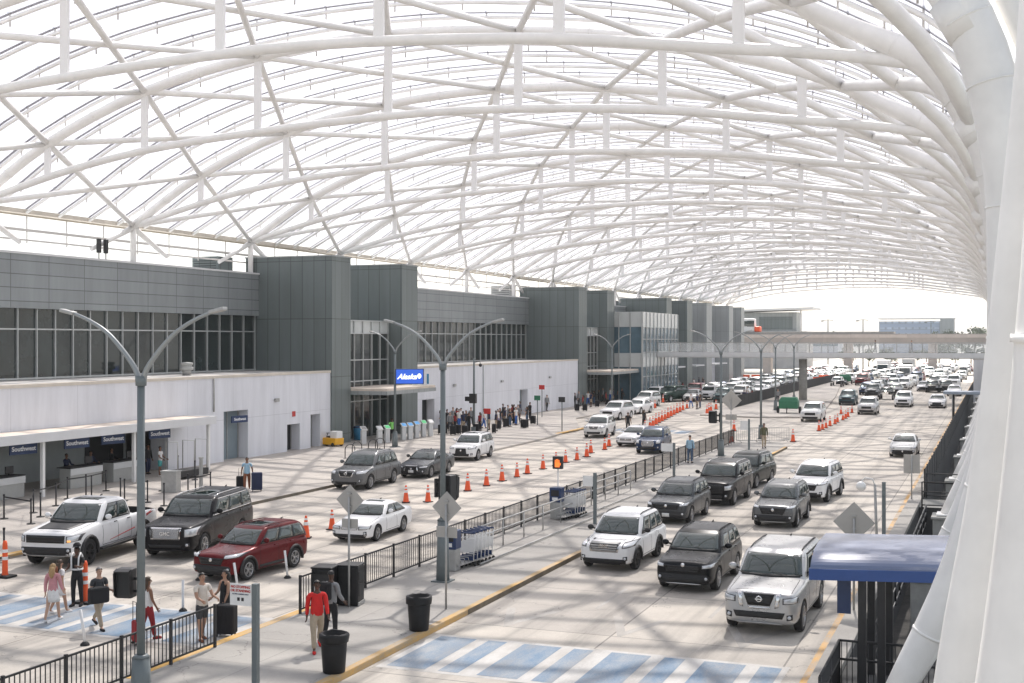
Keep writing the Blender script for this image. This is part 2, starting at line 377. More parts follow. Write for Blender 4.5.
# median
mp = [(-17.75,-60),(-13.45,-60),(-13.45,86.5),(-14.6,90.3),(-17.2,92.0),(-17.75,91.6)]
b = MB(); b.prism(mp, -.05, .13); struct(b.build('median', 'walk', bevel=.03))
b = MB(); b.b2(-13.63,-13.45,-59,86.4,.10,.137); b.b2(-17.75,-17.50,22,31,.10,.137)
struct(b.build('median_edge_paint', 'kerb_yellow'))
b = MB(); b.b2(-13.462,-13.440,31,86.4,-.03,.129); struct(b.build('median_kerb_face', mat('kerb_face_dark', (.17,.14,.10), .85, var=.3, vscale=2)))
struct(MB().b2(-13.462,-13.440,-59,30.99,-.03,.129).build('median_yellow_kerb_face', 'kerb_yellow'))
# second island
ip = [(-27.4,121),(-22,119.3),(-17.6,120.6),(-16.6,124),(-17.4,140),(-19.5,165),(-26.5,236),(-28.2,236)]
b = MB(); b.prism(ip, -.05, .13); struct(b.build('traffic_island', 'plaza', bevel=.03))
# terminal sidewalk
KX = -31.5
b = MB(); b.prism([(-60,-60),(KX,-60),(KX,76),(-31.7,88),(-32.7,99),(-37.0,111),(-38.3,150),(-39.2,236),(-60,236)], -.05, .13)
struct(b.build('terminal_sidewalk', 'plaza', bevel=.03))
b = MB()
for y0, y1 in ((22.5,35.5),(58,62.5),(92,99)):
    x = KX if y0 < 80 else -32.15
    b.b2(x-.32, x+.006, y0, y1, .06, .137)
struct(b.build('sidewalk_edge_paint', 'kerb_yellow'))
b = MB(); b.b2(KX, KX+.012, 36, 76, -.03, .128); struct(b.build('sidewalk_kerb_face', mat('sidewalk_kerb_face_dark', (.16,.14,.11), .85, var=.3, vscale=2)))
# crosswalks
def crosswalk(x0, x1, y0, y1, phase):
    w = MB(); w.sheet(x0, x1, y0, y1, -.004); struct(w.build('crosswalk_base', 'paint_white', fix=False))
    c = MB(); x = x0 + phase
    while x < x1-.3:
        for dx, wd in ((.15,.98),(1.45,.50)):
            a, e = x+dx, min(x+dx+wd, x1-.15)
            if e > a: c.sheet(a, e, y0+.18, y1-.18, .0)
        x += 2.25
    struct(c.build('crosswalk_stripes', 'paint_blue', fix=False))
crosswalk(-13.3, -4.4, 25.3, 28.7, .05)
crosswalk(-31.0, -18.0, 25.3, 28.7, .2)
crosswalk(-31.3, -23.0, 97.0, 100.5, .2)
# lane paint
b = MB()
for x in (-7.2, -10.4):
    for y in range(33, 300, 12): b.sheet(x-.06, x+.06, y, y+3, -.005)
for x in (-21.0,):
    b.sheet(x-.07, x+.07, 29.5, 92, -.005)
for x in (-24.6, -28.2):
    for y in range(33, 116, 12): b.sheet(x-.05, x+.05, y, y+3, -.005)
struct(b.build('lane_lines', 'paint_faint', fix=False))
b = MB()
for cx in (-12.0, -8.9, -5.8):            # worn yield chevrons ahead of the crosswalk
    for s in (-1, 1):
        b.quad([(cx, 30.0, -.004), (cx+s*.80, 32.3, -.004), (cx+s*.55, 32.3, -.004), (cx, 30.7, -.004)])
struct(b.build('lane_arrows', 'paint_faint', fix=False))
# ================================================================== CANOPY
UP = [(-50,14.6),(-45,17.5),(-39,19.7),(-32.5,20.9),(-25.6,21.3),(-19.3,20.9),(-12.9,19.9),(-7.2,18.2),(-4.0,16.6),(-1.75,15.25),(-.45,13.3),(.16,11),(.28,8.8),(.12,6.2),(-.62,3.4),(-1.75,.85)]
LO = [(-50,14.6),(-43,16.2),(-36,17.1),(-24,17.65),(-14.5,17.2),(-8,16.35),(-4.5,15.85),(-1.85,15.32)]
upS = spline(UP, 4); loS = spline(LO, 5)
def lo_z(x):
    for a, c in zip(loS, loS[1:]):
        if a[0] <= x <= c[0]: return a[1] + (c[1]-a[1])*(x-a[0])/max(1e-6, c[0]-a[0])
    return loS[-1][1]
def up_z(x):
    for a, c in zip(upS, upS[1:]):
        if a[0] <= x <= c[0]: return a[1] + (c[1]-a[1])*(x-a[0])/max(1e-6, c[0]-a[0])
    return upS[-1][1]
PITCH = 13.0; PLANES = [24+PITCH*i for i in range(18)]      # 24 .. 245
NODE = UP[:7] + [(-5.6, 17.5), (-.55, 13.45)]
canopy = thing('roof_canopy', 'huge white steel lattice canopy with clear film panels arching over the roads', 'canopy', (0,0,0))
def u_rad(i, n):
    x, z = upS[i]
    if x < -5: return .25
    if z > 9: return .25 + .20*min(1, (x+5)/4.2)
    return .45 - .19*(9-z)/8.2
proto = None
def truss_mesh():
    t = thing('transverse_truss', 'x', 'x'); del t['label']; del t['category']
    n = len(upS)
    b = MB().tube([(p[0],0,p[1]) for p in upS], [u_rad(i,n) for i in range(n)], 16)
    for i in range(2, n-2, 4):
        p, q = upS[i], upS[i].lerp(upS[i+1], .07); b.tube([(p[0],0,p[1]),(q[0],0,q[1])], u_rad(i,n)+.014, 16)
    b.build('upper_tube', 'tube', t)
    MB().tube([(p[0],0,p[1]) for p in loS], .185, 10).build('lower_tube', 'tube', t)
    # outer leg tube beside the main leg
    leg = spline([(-1.62,1.0),(-.24,3.6),(.72,6.6),(1.02,9.6),(.78,12.2),(-.10,14.4)], 4)
    MB().tube([(p[0],.35*math.sin(i/len(leg)*3.1),p[1]) for i, p in enumerate(leg)], [.20+.10*math.sin(i/len(leg)*3.1) for i in range(len(leg))], 10).build('outer_leg_tube', 'tube', t)
    for x, z in UP[1:8]:
        d = z - lo_z(x)
        b = MB(); b.box((x, 0, lo_z(x)+d/2), (.36, .13, d)); b.build('web_post', 'plate', t)
    b = MB(); x, z = -.55, 13.45
    b.tube([(x-.20,0,z+.30),(x+.16,0,z-.36)], .455, 14); b.tube([(x+.05,0,z-.10),(x+.065,0,z-.135)], .475, 14)
    b.build('cast_node', 'tube', t)
    b = MB(); b.box((-1.75,0,.86), (.75,.9,.06)); b.build('base_plate', 'tube', t)
    # roof post and spread struts at the building side
    b = MB(); b.tube([(-50,0,12.25),(-50,0,14.7)], .19, 10); b.box((-50,0,12.27),(.8,.8,.08)); b.build('roof_post', 'tube', t)
    for s in (-1, 1):
        MB().tube([(-50,0,14.5),(-50.2,s*3.6,12.9)], [.2,.13], 8).build('spread_strut', 'tube', t)
    return t
proto = truss_mesh(); proto.parent = canopy; proto.location = (0, PLANES[0], 0)
for y in PLANES[1:]:
    copy_tree(proto, loc=(0,y,0), parent=canopy)
# diagonal grid between the trusses
def diag_bay(first):
    t = bpy.data.objects.new('diagonal_bay', None); COL.objects.link(t); t.parent = canopy
    for j in range(len(NODE)-1):
        a, c = NODE[j], NODE[j+1]; r = .155 if j < 6 else .20
        k = 1 if j < 6 else 8
        xs = [a[0]+(c[0]-a[0])*i/k for i in range(k+1)]; rr = [r if j < 7 else .20+.05*i/k for i in range(k+1)]
        zz = [a[1] if i == 0 else c[1] if i == k else up_z(x) for i, x in enumerate(xs)]
        MB().tube([(x,PITCH*i/k,z) for i, (x,z) in enumerate(zip(xs,zz))], rr, 8 if j < 6 else 10).build('diagonal_tube', 'tube', t)
        MB().tube([(x,PITCH*(1-i/k),z) for i, (x,z) in enumerate(zip(xs,zz))], rr, 8 if j < 6 else 10).build('diagonal_tube', 'tube', t)
    return t
bay = diag_bay(True); bay.location = (0, PLANES[0], 0)
for y in PLANES[1:-1]: copy_tree(bay, loc=(0,y,0), parent=canopy)
# film cushions, their clamp arches, gutter
def off(profile, d):
    out = []
    for i, p in enumerate(profile):
        t = (profile[min(i+1,len(profile)-1)] - profile[max(i-1,0)]).normalized(); out.append(Vector((p[0]-t[1]*d, p[1]+t[0]*d)))
    return out
filmU = [p for p in upS if p[1] > 13.9 or p[0] < -3]
filmP = [Vector((-51.2,14.9))] + off(filmU, .75)[1:]
me_film = None; NQ = 5
for k, y in enumerate(PLANES[:-1]):
    if me_film is None:
        b = MB(); ny = 16
        for q in range(NQ):
            g = []
            for i, p in enumerate(filmP):
                g.append([b.b.verts.new((p[0], q*PITCH/NQ+PITCH/NQ*t/4, p[1] + .22*math.sin(math.pi*t/4))) for t in range(5)])
            for i in range(len(g)-1):
                for t in range(4): b._face([g[i][t], g[i+1][t], g[i+1][t+1], g[i][t+1]], 0, True)
        me_film = b.mesh('film_panel', 'film')
        b = MB()
        for q in range(NQ):
            yy = q*PITCH/NQ
            b.tube([(p[0],yy,p[1]-.18) for p in filmP], .085, 6, 0)
            P2 = filmP
            for a, c in zip(P2, P2[1:]):
                b.slab([(a[0],yy-.075,a[1]+.02),(a[0],yy+.075,a[1]+.02),(c[0],yy+.075,c[1]+.02),(c[0],yy-.075,c[1]+.02)], (0,0,.05), 1)
            for i in range(1, len(P2)-1, 2):
                b.tube([(P2[i][0],yy,P2[i][1]-.5),(P2[i][0],yy,P2[i][1]+.32)], .035, 5, 2)
        me_clamp = b.mesh('film_clamp_arch', ['tube','clamp','rod'])
    obj('film_panel', me_film, canopy, (0,y,0)); obj('film_clamp_arch', me_clamp, canopy, (0,y,0))
b = MB(); y0, y1 = PLANES[0]-1, PLANES[-1]+1
b.b2(-51.8,-51.25,y0,y1,14.68,14.92); b.b2(-52.0,-51.85,y0,y1,14.6,15.0)
b.build('gutter_beam', 'gutter', canopy)
b = MB(); b.tube([(-51.4,y0,13.75),(-51.4,y1,13.75)], .09, 6); b.tube([(-50.6,y0,13.1),(-50.6,y1,13.1)], .06, 6)
for i in range(int((y1-y0)/3.25)): b.tube([(-51.45,y0+3.25*i,13.0),(-51.45,y0+3.25*i,14.6)], .04, 5)
b.build('gutter_hanger', 'rod', canopy)
b = MB(); b.tube([(p[0],PLANES[-1]+.2,p[1]) for p in filmP], .22, 8); b.build('end_rim', 'tube', canopy)
# footing pedestals, each a thing of its own
b = MB(); b.box((0,0,-.78),(1.0,1.25,3.1)); b.box((0,0,.79),(1.12,1.4,.10)); me_foot = b.mesh('leg_footing','footing')
def ordinal(n): return ['first','second','third','fourth','fifth','sixth','seventh','eighth','ninth','tenth'][n-1]
n = 0
for y in PLANES[:15]:
    o = obj('leg_footing', me_foot, None, (-1.75,y,-.03)); bv = o.modifiers.new('bevel','BEVEL'); bv.width = .025; bv.segments = 2
    n += 1
    tag(o, 'grey concrete footing under a white canopy leg, %s' % ('nearest the camera, under the big near leg' if n == 1 else 'just behind the blue awning' if n == 2 else 'between the awning and the gated platform' if n == 3 else 'just before the gated platform' if n == 4 else 'the first one past the gated platform' if n == 5 else 'in the far row along the dark fence'), 'footing', 'footings of the canopy legs')
# broad end leg of the neighbouring canopy beside the viewpoint
t = thing('canopy_leg', 'massive white steel leg filling the right edge of the picture', 'column', (0,11,0))
P = spline([(-.62,-2.1),(-.05,2.0),(.46,5.0),(.80,8.0),(.84,10.5),(.55,13.2),(-.5,15.8)], 5)
MB().tube([(p[0],0,p[1]) for p in P], [.46+.16*min(1,i/14) for i in range(len(P))], 24).build('leg_tube', 'tube', t)
MB().tube([(p[0]-.02,-.02,p[1]) for p in (P[14],P[14].lerp(P[15],.12))], [.635,.635], 24).build('weld_collar', 'tube', t)
P = spline([(-1.1,-2.1),(-.64,1.4),(-.22,4.5),(.06,6.2),(.30,8.4),(.50,11),(.35,13.5),(-.3,15.6)], 5)
MB().tube([(p[0],1.1,p[1]) for p in P], [.30]*len(P), 18).build('side_strut', 'tube', t)
# ================================================================== TERMINAL BUILDING
YB0, YB1 = -40, 171
term = thing('terminal_building', 'long grey terminal with dark ribbon windows, white base walls and slate fins', 'terminal', (0,0,0))
def wall_with_holes(x, y0, y1, z0, z1, holes, mname, depth, parent, name='wall'):
    """a wall in the plane X = x with rectangular openings (y0,y1,z0,z1), thickness depth behind it"""
    b = MB(); ys = sorted({y0,y1,*[h[0] for h in holes],*[h[1] for h in holes]}); zs = sorted({z0,z1,*[h[2] for h in holes],*[h[3] for h in holes]})
    for i in range(len(ys)-1):
        for j in range(len(zs)-1):
            cy, cz = (ys[i]+ys[i+1])/2, (zs[j]+zs[j+1])/2
            if any(h[0] < cy < h[1] and h[2] < cz < h[3] for h in holes): continue
            b.quad([(x,ys[i],zs[j]),(x,ys[i+1],zs[j]),(x,ys[i+1],zs[j+1]),(x,ys[i],zs[j+1])])
    for h in holes:
        for (ya,za),(yb,zb) in (((h[0],h[2]),(h[0],h[3])),((h[1],h[2]),(h[1],h[3])),((h[0],h[3]),(h[1],h[3])),((h[0],h[2]),(h[1],h[2]))):
            b.quad([(x,ya,za),(x,yb,zb),(x-depth,yb,zb),(x-depth,ya,za)])
    return b.build(name, mname, parent, fix=False)
# two upper-storey runs: fascia, ribbon glazing, roof
def upper(y0, y1):
    b = MB(); b.b2(-56,-49.5,y0,y1,9.24,12.2); b.build('fascia', 'fascia', term)
    b = MB(); b.b2(-56,-49.42,y0,y1,12.201,12.32); b.build('roof_coping', 'canopy_edge', term)
    g = MB(); g.b2(-50.4,-49.9,y0,y1,5.3,9.24); win = g.build('ribbon_window', 'glass', term)
    m = MB(); k = int((y1-y0)/1.45)
    for i in range(k+1):
        y = y0+(y1-y0)*i/k; m.b2(-49.9,-49.78,y-.035,y+.035,5.3,9.235)
    for z in (8.1,): m.b2(-49.9,-49.80,y0,y1,z-.04,z+.04)
    m.b2(-49.9,-49.75,y0,y1,5.32,5.42)
    m.build('mullion_grid', 'mullion', win)
    i = 0; y = y0+6
    while y < y1-1:
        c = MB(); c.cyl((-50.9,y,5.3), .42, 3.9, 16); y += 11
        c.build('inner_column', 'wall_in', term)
upper(YB0, 76.3); upper(90.1, 131.5); upper(145.3, 171)
b = MB()
for y0, y1 in ((YB0,76.3),(90.1,131.5)): b.b2(-50.3,-44.05,y0,y1,5.05,5.29)
b.build('ledge_roof', 'roofing', term)
b = MB()
for y0, y1 in ((YB0,76.3),(90.1,131.5)): b.b2(-44.05,-43.57,y0,y1,5.2,5.36)
b.build('wall_coping', 'cap', term)
b = MB(); b.b2(-80,-56,YB0,226,0,12.0); b.b2(-56,-50.4,YB0,171,.1,5.04); b.build('main_block', 'roofing', term)
H1 = [(-40,58.0,.1,2.72),(63.4,66.0,.1,3.15),(70.6,72.2,.1,1.9),(73.6,74.9,.1,2.4)]
H2 = [(91.2,93.6,.1,2.6),(113.4,115.6,.1,2.6)]
wall_with_holes(-43.62, YB0, 76.3, .1, 5.2, H1, 'wall', 1.2, term)
wall_with_holes(-43.62, 90.1, 131.5, .1, 5.2, H2, 'wall', 1.2, term)
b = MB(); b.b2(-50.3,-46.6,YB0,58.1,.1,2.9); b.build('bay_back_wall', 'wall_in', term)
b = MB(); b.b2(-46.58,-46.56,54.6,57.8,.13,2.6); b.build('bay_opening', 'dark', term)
def door(y0, y1, z1, mname, x=-44.3):
    b = MB(); b.b2(x-.1,x,y0,y1,.13,z1); o = b.build('door', mname, term)
    c = MB(); c.b2(x,x+.04,(y0+y1)/2-.02,(y0+y1)/2+.02,.14,z1-.02); c.b2(x,x+.05,y0,y0+.06,.14,z1-.02); c.b2(x,x+.05,y1-.06,y1,.14,z1-.02); c.build('door_frame', 'galv', o)
M['door_blue'] = mat('slate_blue_door', (.20,.25,.28), .5, var=.05)
door(63.5,65.9,3.1,'door_blue'); door(70.65,72.15,1.85,'dark'); door(73.65,74.85,2.35,'door_blue'); door(91.3,93.5,2.55,'dark'); door(113.5,115.5,2.55,'door_blue')
b = MB(); b.b2(-43.61,-43.59,71.2,71.6,2.4,2.75); b.build('warning_plate', 'red', term)
b = MB(); b.tube([(-43.55,62.3,3.2),(-43.55,62.3,5.2)],.05,8); b.build('downpipe','galv',term)
b = MB(); b.tube([(-43.55,104.0,.15),(-43.55,104.0,5.2)],.05,8); b.build('downpipe','wall_in',term)
for y in (69.2,97.5,108.5,122.0): b = MB(); b.box((-43.52,y,3.6),(.16,.42,.22)); b.build('wall_light','galv',term,bevel=.02)
# fins
def fin(y0, y1, mname, x0=-50.6, x1=-43.5, z=13.4, side=None):
    b = MB(); b.b2(x0,x1,y0,y1,.1,z); o = b.build('fin_tower', mname, term)
    c = MB(); c.b2(x0-.05,x1+.06,y0-.06,y1+.06,z,z+.09); c.build('fin_coping', 'fin_light', o)
for a in ((76.3,79.0),(87.3,90.1),(131.5,134.4),(142.3,145.3)): fin(*a, 'fin')
for a, mm in (((171.0,174.0),'fin'),((183.5,187),'fin'),((197,201),'fin_light'),((215,218.5),'fin_light'),((226,229),'fin_light')): fin(*a, mm)
# entrance glazing between fins
def entrance(y0, y1, zt=9.4):
    g = MB(); g.b2(-47.5,-44.8,y0,y1,.12,8.0); o = g.build('entrance_glazing', 'glass', term)
    s = MB(); s.b2(-47.5,-44.79,y0,y1,8.0,zt); s.build('spandrel_band', 'spandrel', o)
    m = MB(); k = 6
    for i in range(k+1):
        y = y0+(y1-y0)*i/k; m.b2(-44.8,-44.68,y-.04,y+.04,.13,zt)
    for z in (2.9,4.4,6.0,8.0): m.b2(-44.8,-44.69,y0,y1,z-.04,z+.04)
    m.b2(-47.5,-44.66,y0,y1,zt,zt+.1)
    m.build('mullion_grid', 'mullion', o)
entrance(79.0,87.3,8.9); entrance(134.4,142.3,8.9)
for y0, y1 in ((79.05,87.25),(134.5,145.9)):
    b = MB(); b.b2(-45.4,-40.6,y0,y1,3.82,4.0); o = b.build('entrance_canopy', 'canopy_top', term)
    c = MB(); c.b2(-45.4,-40.55,y0-.05,y1+.05,3.55,3.815); c.build('canopy_fascia', 'fin_light', o)
# glazed stair box by the footbridge
g = MB(); g.b2(-47,-40.2,146,164,.12,10.9); gb = g.build('glazed_block', 'glass_blue', term)
s = MB()
for z0, z1 in ((9.1,10.95),(4.2,5.9)): s.b2(-47.05,-40.17,145.95,164.03,z0,z1)
s.build('spandrel_band', 'spandrel', gb)
m = MB()
for i in range(11): m.b2(-40.2,-40.08,146+1.8*i-.05,146+1.8*i+.05,.13,10.9)
for i in range(5): m.b2(-46+1.45*i-.05,-46+1.45*i+.05,145.82,145.94,.13,10.9)
for z in (3,6,7.6,9.1): m.b2(-40.2,-40.1,145.9,164,z-.04,z+.04)
m.build('mullion_grid', 'mullion', gb)
# white infill walls past the footbridge
b = MB()
for y0, y1 in ((174,183.5),(187,197),(201,215),(218.5,226)): b.b2(-56,-46,y0,y1,.1,7.0)
b.build('wall', 'wall', term)
b = MB()
for y0, y1 in ((174,183.5),(187,197),(201,215),(218.5,226)): b.b2(-56,-47.5,y0,y1,7.001,13.2)
b.build('fascia', 'fascia', term)
b = MB()
for y0, y1 in ((176,182),(189,195),(203,213)): b.b2(-46.1,-43.4,y0,y1,3.4,3.6)
b.build('door_canopy', 'canopy_edge', term)
# roof equipment
def vent(loc, label):
    t = thing('roof_vent', label, 'roof vent', loc)
    MB().lathe([(.26,0),(.26,.55)], 16, caps=True).build('stack', 'galv', t)
    MB().lathe([(.30,.30),(.42,.36),(.42,.52),(.34,.56),(.34,.66),(.40,.68),(.38,.80),(.01,.84)], 18).build('hood', 'counter', t)
vent((-46.9,64.2,5.29), 'white mushroom vent on the flat ledge left of the first slate tower')
def roof_unit(loc, d, label, m='galv'):
    t = thing('roof_unit', label, 'roof unit', loc)
    b = MB(); b.box((0,0,d[2]/2+.1), d); b.build('housing', m, t, bevel=.03)
    b = MB()
    for i in range(4): b.box((0,-d[1]/2-.01,d[2]*(.25+.18*i)), (d[0]*.85,.03,.05))
    b.build('louvre', 'blackmetal', t)
    b = MB(); b.box((0,0,.05),(d[0]*.9,d[1]*.9,.1)); b.build('curb', 'rubber', t)
roof_unit((-52.2,74.5,12.32), (2.2,1.8,1.0), 'slate cabinet on the roof edge beside the first tower', 'fin')
roof_unit((-52.0,130.0,12.32), (2.4,1.6,1.2), 'grey air unit on the roof before the third tower')
roof_unit((-48.6,150.0,10.95), (2.6,2.0,1.1), 'pale air unit on the glazed block by the footbridge')
for k in range(2):
    t = thing('roof_loudspeaker', 'black column speaker on the roof parapet, %s of the pair' % ('left' if k == 0 else 'right'), 'loudspeaker', (-49.8,59.6+k*.62,12.32), group='black column speakers on the parapet')
    b = MB(); b.box((0,0,.80),(.2,.24,.85)); b.build('cabinet','blackmetal',t,bevel=.02)
    b = MB(); b.tube([(0,0,0),(0,0,.5)],.04,8); b.build('stand','galv',t)
# ---------------------------------------------------------------- kerbside check-in canopy and its furniture
t = thing('checkin_canopy', 'low flat canopy with white posts over the kerbside counters, left wall', 'canopy', (0,0,0))
b = MB(); b.b2(-43.60,-41.5,-30,59.4,3.02,3.14); b.build('roof_slab','canopy_top',t)
b = MB(); b.b2(-41.5,-41.36,-30,59.4,2.74,3.17); b.b2(-43.58,-41.5,59.28,59.42,2.74,3.17); b.build('edge_beam','canopy_edge',t)
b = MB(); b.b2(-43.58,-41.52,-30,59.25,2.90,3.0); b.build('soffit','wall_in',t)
for y in (39.5,46.0,52.6,59.1):
    b = MB(); b.box((-41.7,y,1.44),(.16,.16,2.62)); b.build('post','white',t)
for y, nm in ((45.4,'leftmost of the row'),(49.0,'second from the left'),(51.7,'beside the dark opening'),(55.5,'right of the near lamp post')):
    t = thing('hanging_sign', 'navy sign with white airline lettering under the counter canopy, %s' % nm, 'sign', (-42.3,y,2.42), R(78), 'navy airline signs under the canopy')
    b = MB(); b.box((0,0,0),(1.45,.09,.52)); b.build('panel','sign_blue',t,bevel=.01)
    lettering('Southwest', .30, 'whitetext', t, (0,-.05,0), (R(90),0,0), bold=.006)
    b = MB(); [b.tube([(s*.6,0,.25),(s*.6,0,.47)],.015,6) for s in (-1,1)]; b.build('hanger','galv',t)
t = thing('door_sign', 'navy sign with white airline lettering above the slate blue door', 'sign', (-43.5,64.9,2.62), R(80))
b = MB(); b.box((0,0,0),(1.4,.08,.42)); b.build('panel','sign_blue',t,bevel=.01); lettering('Southwest', .24, 'whitetext', t, (0,-.045,0), (R(90),0,0), bold=.004)
def counter(x, y, label, dark_top=True):
    t = thing('checkin_counter', label, 'counter', (x,y,.13), R(90), 'kerbside check-in counters')
    b = MB(); b.box((0,0,.5),(2.3,.7,1.0)); b.build('cabinet','counter',t,bevel=.02)
    b = MB(); b.box((0,-.37,.83),(2.36,.05,.32)); b.build('fascia_panel','counter_white',t,bevel=.01)
    b = MB(); b.box((0,.05,1.03),(2.4,.85,.05)); b.build('worktop','blackmetal',t,bevel=.01)
    b = MB(); b.box((.6,.05,1.30),(.5,.05,.34)); b.tube([(.6,.08,1.06),(.6,.08,1.2)],.03,6); b.build('monitor','blackmetal',t)
    return t
for y, nm in ((44.6,'below the leftmost hanging sign'),(50.0,'second from the left under the canopy'),(53.2,'in front of the dark opening')):
    counter(-42.9, y, 'pale check-in counter with black top %s' % nm)
# queue posts
def stanchion_proto():
    t = thing('queue_post', 'black retractable belt post on the sidewalk before the check-in counters', 'queue post', (0,0,0), 0, 'belt posts before the check-in counters')
    b = MB(); b.cyl((0,0,.03), .035, .95, 10); b.cyl((0,0,.96),.045,.07,10); b.build('post','blackmetal',t)
    MB().lathe([(.01,.05),(.16,.03),(.18,0)], 16).build('base','rubber',t)
    return t
sp = stanchion_proto(); spots = [(4,519),(4,558),(31,524),(33.5,513),(40.5,517),(56,506),(67.5,499),(86,496),(91.5,497),(106,491),(120.5,500),(124.5,501),(144,500),(147.5,502.5),(162,491),(164,506),(188,495),(195.5,497),(210.5,493),(178,474),(195,480)]
for i, (px, py) in enumerate(spots):
    p = W(px, py, .13)
    if i == 0: sp.location = p
    else: copy_tree(sp, loc=p)
b = MB()
for i in (0,2,4,5,6,7,8,10,11): pass
t = thing('belt_barrier', 'black belts strung along the queue posts before the check-in counters', 'queue belt')
for a, c in ((0,2),(2,3),(3,5),(5,6),(6,7),(7,9),(12,13),(16,17),(17,18)):
    pa, pc = W(*spots[a],.13), W(*spots[c],.13); b = MB()
    b.slab([pa+Vector((0,0,.88)),pc+Vector((0,0,.88)),pc+Vector((0,0,.94)),pa+Vector((0,0,.94))],(.004,0,0)); b.build('belt','blackmetal',t)
# ================================================================== VEHICLES
def paint(name, col, metal=.0, rough=.28):
    M[name] = mat(name, col, rough, metal, coat=.16, var=.03, vscale=2, spec=.14); return name
for nm, c, me in (('paint_white',(.78,.78,.78),0),('paint_pearl',(.70,.70,.69),.1),('paint_silver',(.50,.50,.50),.6),('paint_grey',(.075,.08,.085),.4),('paint_midgrey',(.15,.155,.16),.4),
                  ('paint_black',(.008,.008,.010),0),('paint_char',(.011,.012,.014),0),('paint_olive',(.018,.022,.020),0),('paint_red',(.12,.008,.011),.2),('paint_green',(.03,.055,.045),.3),
                  ('paint_teal',(.05,.085,.095),.3),('paint_blue',(.03,.05,.10),.3),('paint_tan',(.33,.31,.27),.4)):
    paint('car_'+nm, c, me)
M['car_glass'] = mat('car_glass', (.018,.034,.032), .02, spec=1.0)
M['plastic'] = mat('black_trim_plastic', (.022,.022,.023), .6, var=.15, vscale=6)
M['chrome'] = mat('bright_trim', (.72,.72,.72), .18, metal=1)
M['alloy'] = mat('alloy_wheel', (.46,.46,.47), .3, metal=.8)
M['lamp'] = mat('headlamp_lens', (.62,.64,.66), .08, metal=.35)
M['lamp_dark'] = mat('headlamp_bezel', (.06,.06,.065), .12)
M['lamp_amber'] = mat('amber_lamp', (.85,.38,.10), .2, emit=(1,.45,.12), es=.4)
M['taillamp'] = mat('tail_lamp', (.32,.01,.01), .15)
M['plate_white'] = mat('number_plate', (.70,.71,.70), .4)
M['grille'] = mat('grille_black', (.010,.010,.011), .35)
M['seam'] = mat('panel_gap', (.012,.012,.012), .8)
M['bedliner'] = mat('bed_liner', (.03,.03,.03), .8)
SPEC = dict(
 suv   = dict(L=4.70,W=1.88,H=1.72,wb=2.75,fo=.95,wr=.365,gc=.24,nose=.98,hood=1.10,belt=1.12,deck=1.10,cowl=1.25,rf=2.05,rr=4.32,rb=4.62,wt=.77,rails=1),
 bigsuv= dict(L=5.35,W=2.04,H=1.92,wb=3.07,fo=1.02,wr=.40,gc=.28,nose=1.16,hood=1.26,belt=1.28,deck=1.26,cowl=1.50,rf=2.22,rr=5.10,rb=5.30,wt=.81,rails=1),
 sedan = dict(L=4.75,W=1.82,H=1.45,wb=2.70,fo=.93,wr=.335,gc=.18,nose=.78,hood=.95,belt=.97,deck=1.04,cowl=1.42,rf=2.25,rr=3.35,rb=4.20,wt=.72,rails=0),
 pickup= dict(L=5.90,W=2.10,H=1.98,wb=3.70,fo=1.00,wr=.44,gc=.38,nose=1.20,hood=1.33,belt=1.32,deck=1.30,cowl=1.50,rf=2.25,rr=3.75,rb=3.98,wt=.78,rails=0,bed=1),
 hatch = dict(L=4.35,W=1.80,H=1.58,wb=2.60,fo=.86,wr=.33,gc=.20,nose=.86,hood=1.0,belt=1.02,deck=1.0,cowl=1.10,rf=1.90,rr=3.90,rb=4.25,wt=.75,rails=0),
)
def lerp(a, b, t): return a+(b-a)*t
def eval_mesh(o):
    dg = bpy.context.evaluated_depsgraph_get(); return bpy.data.meshes.new_from_object(o.evaluated_get(dg))
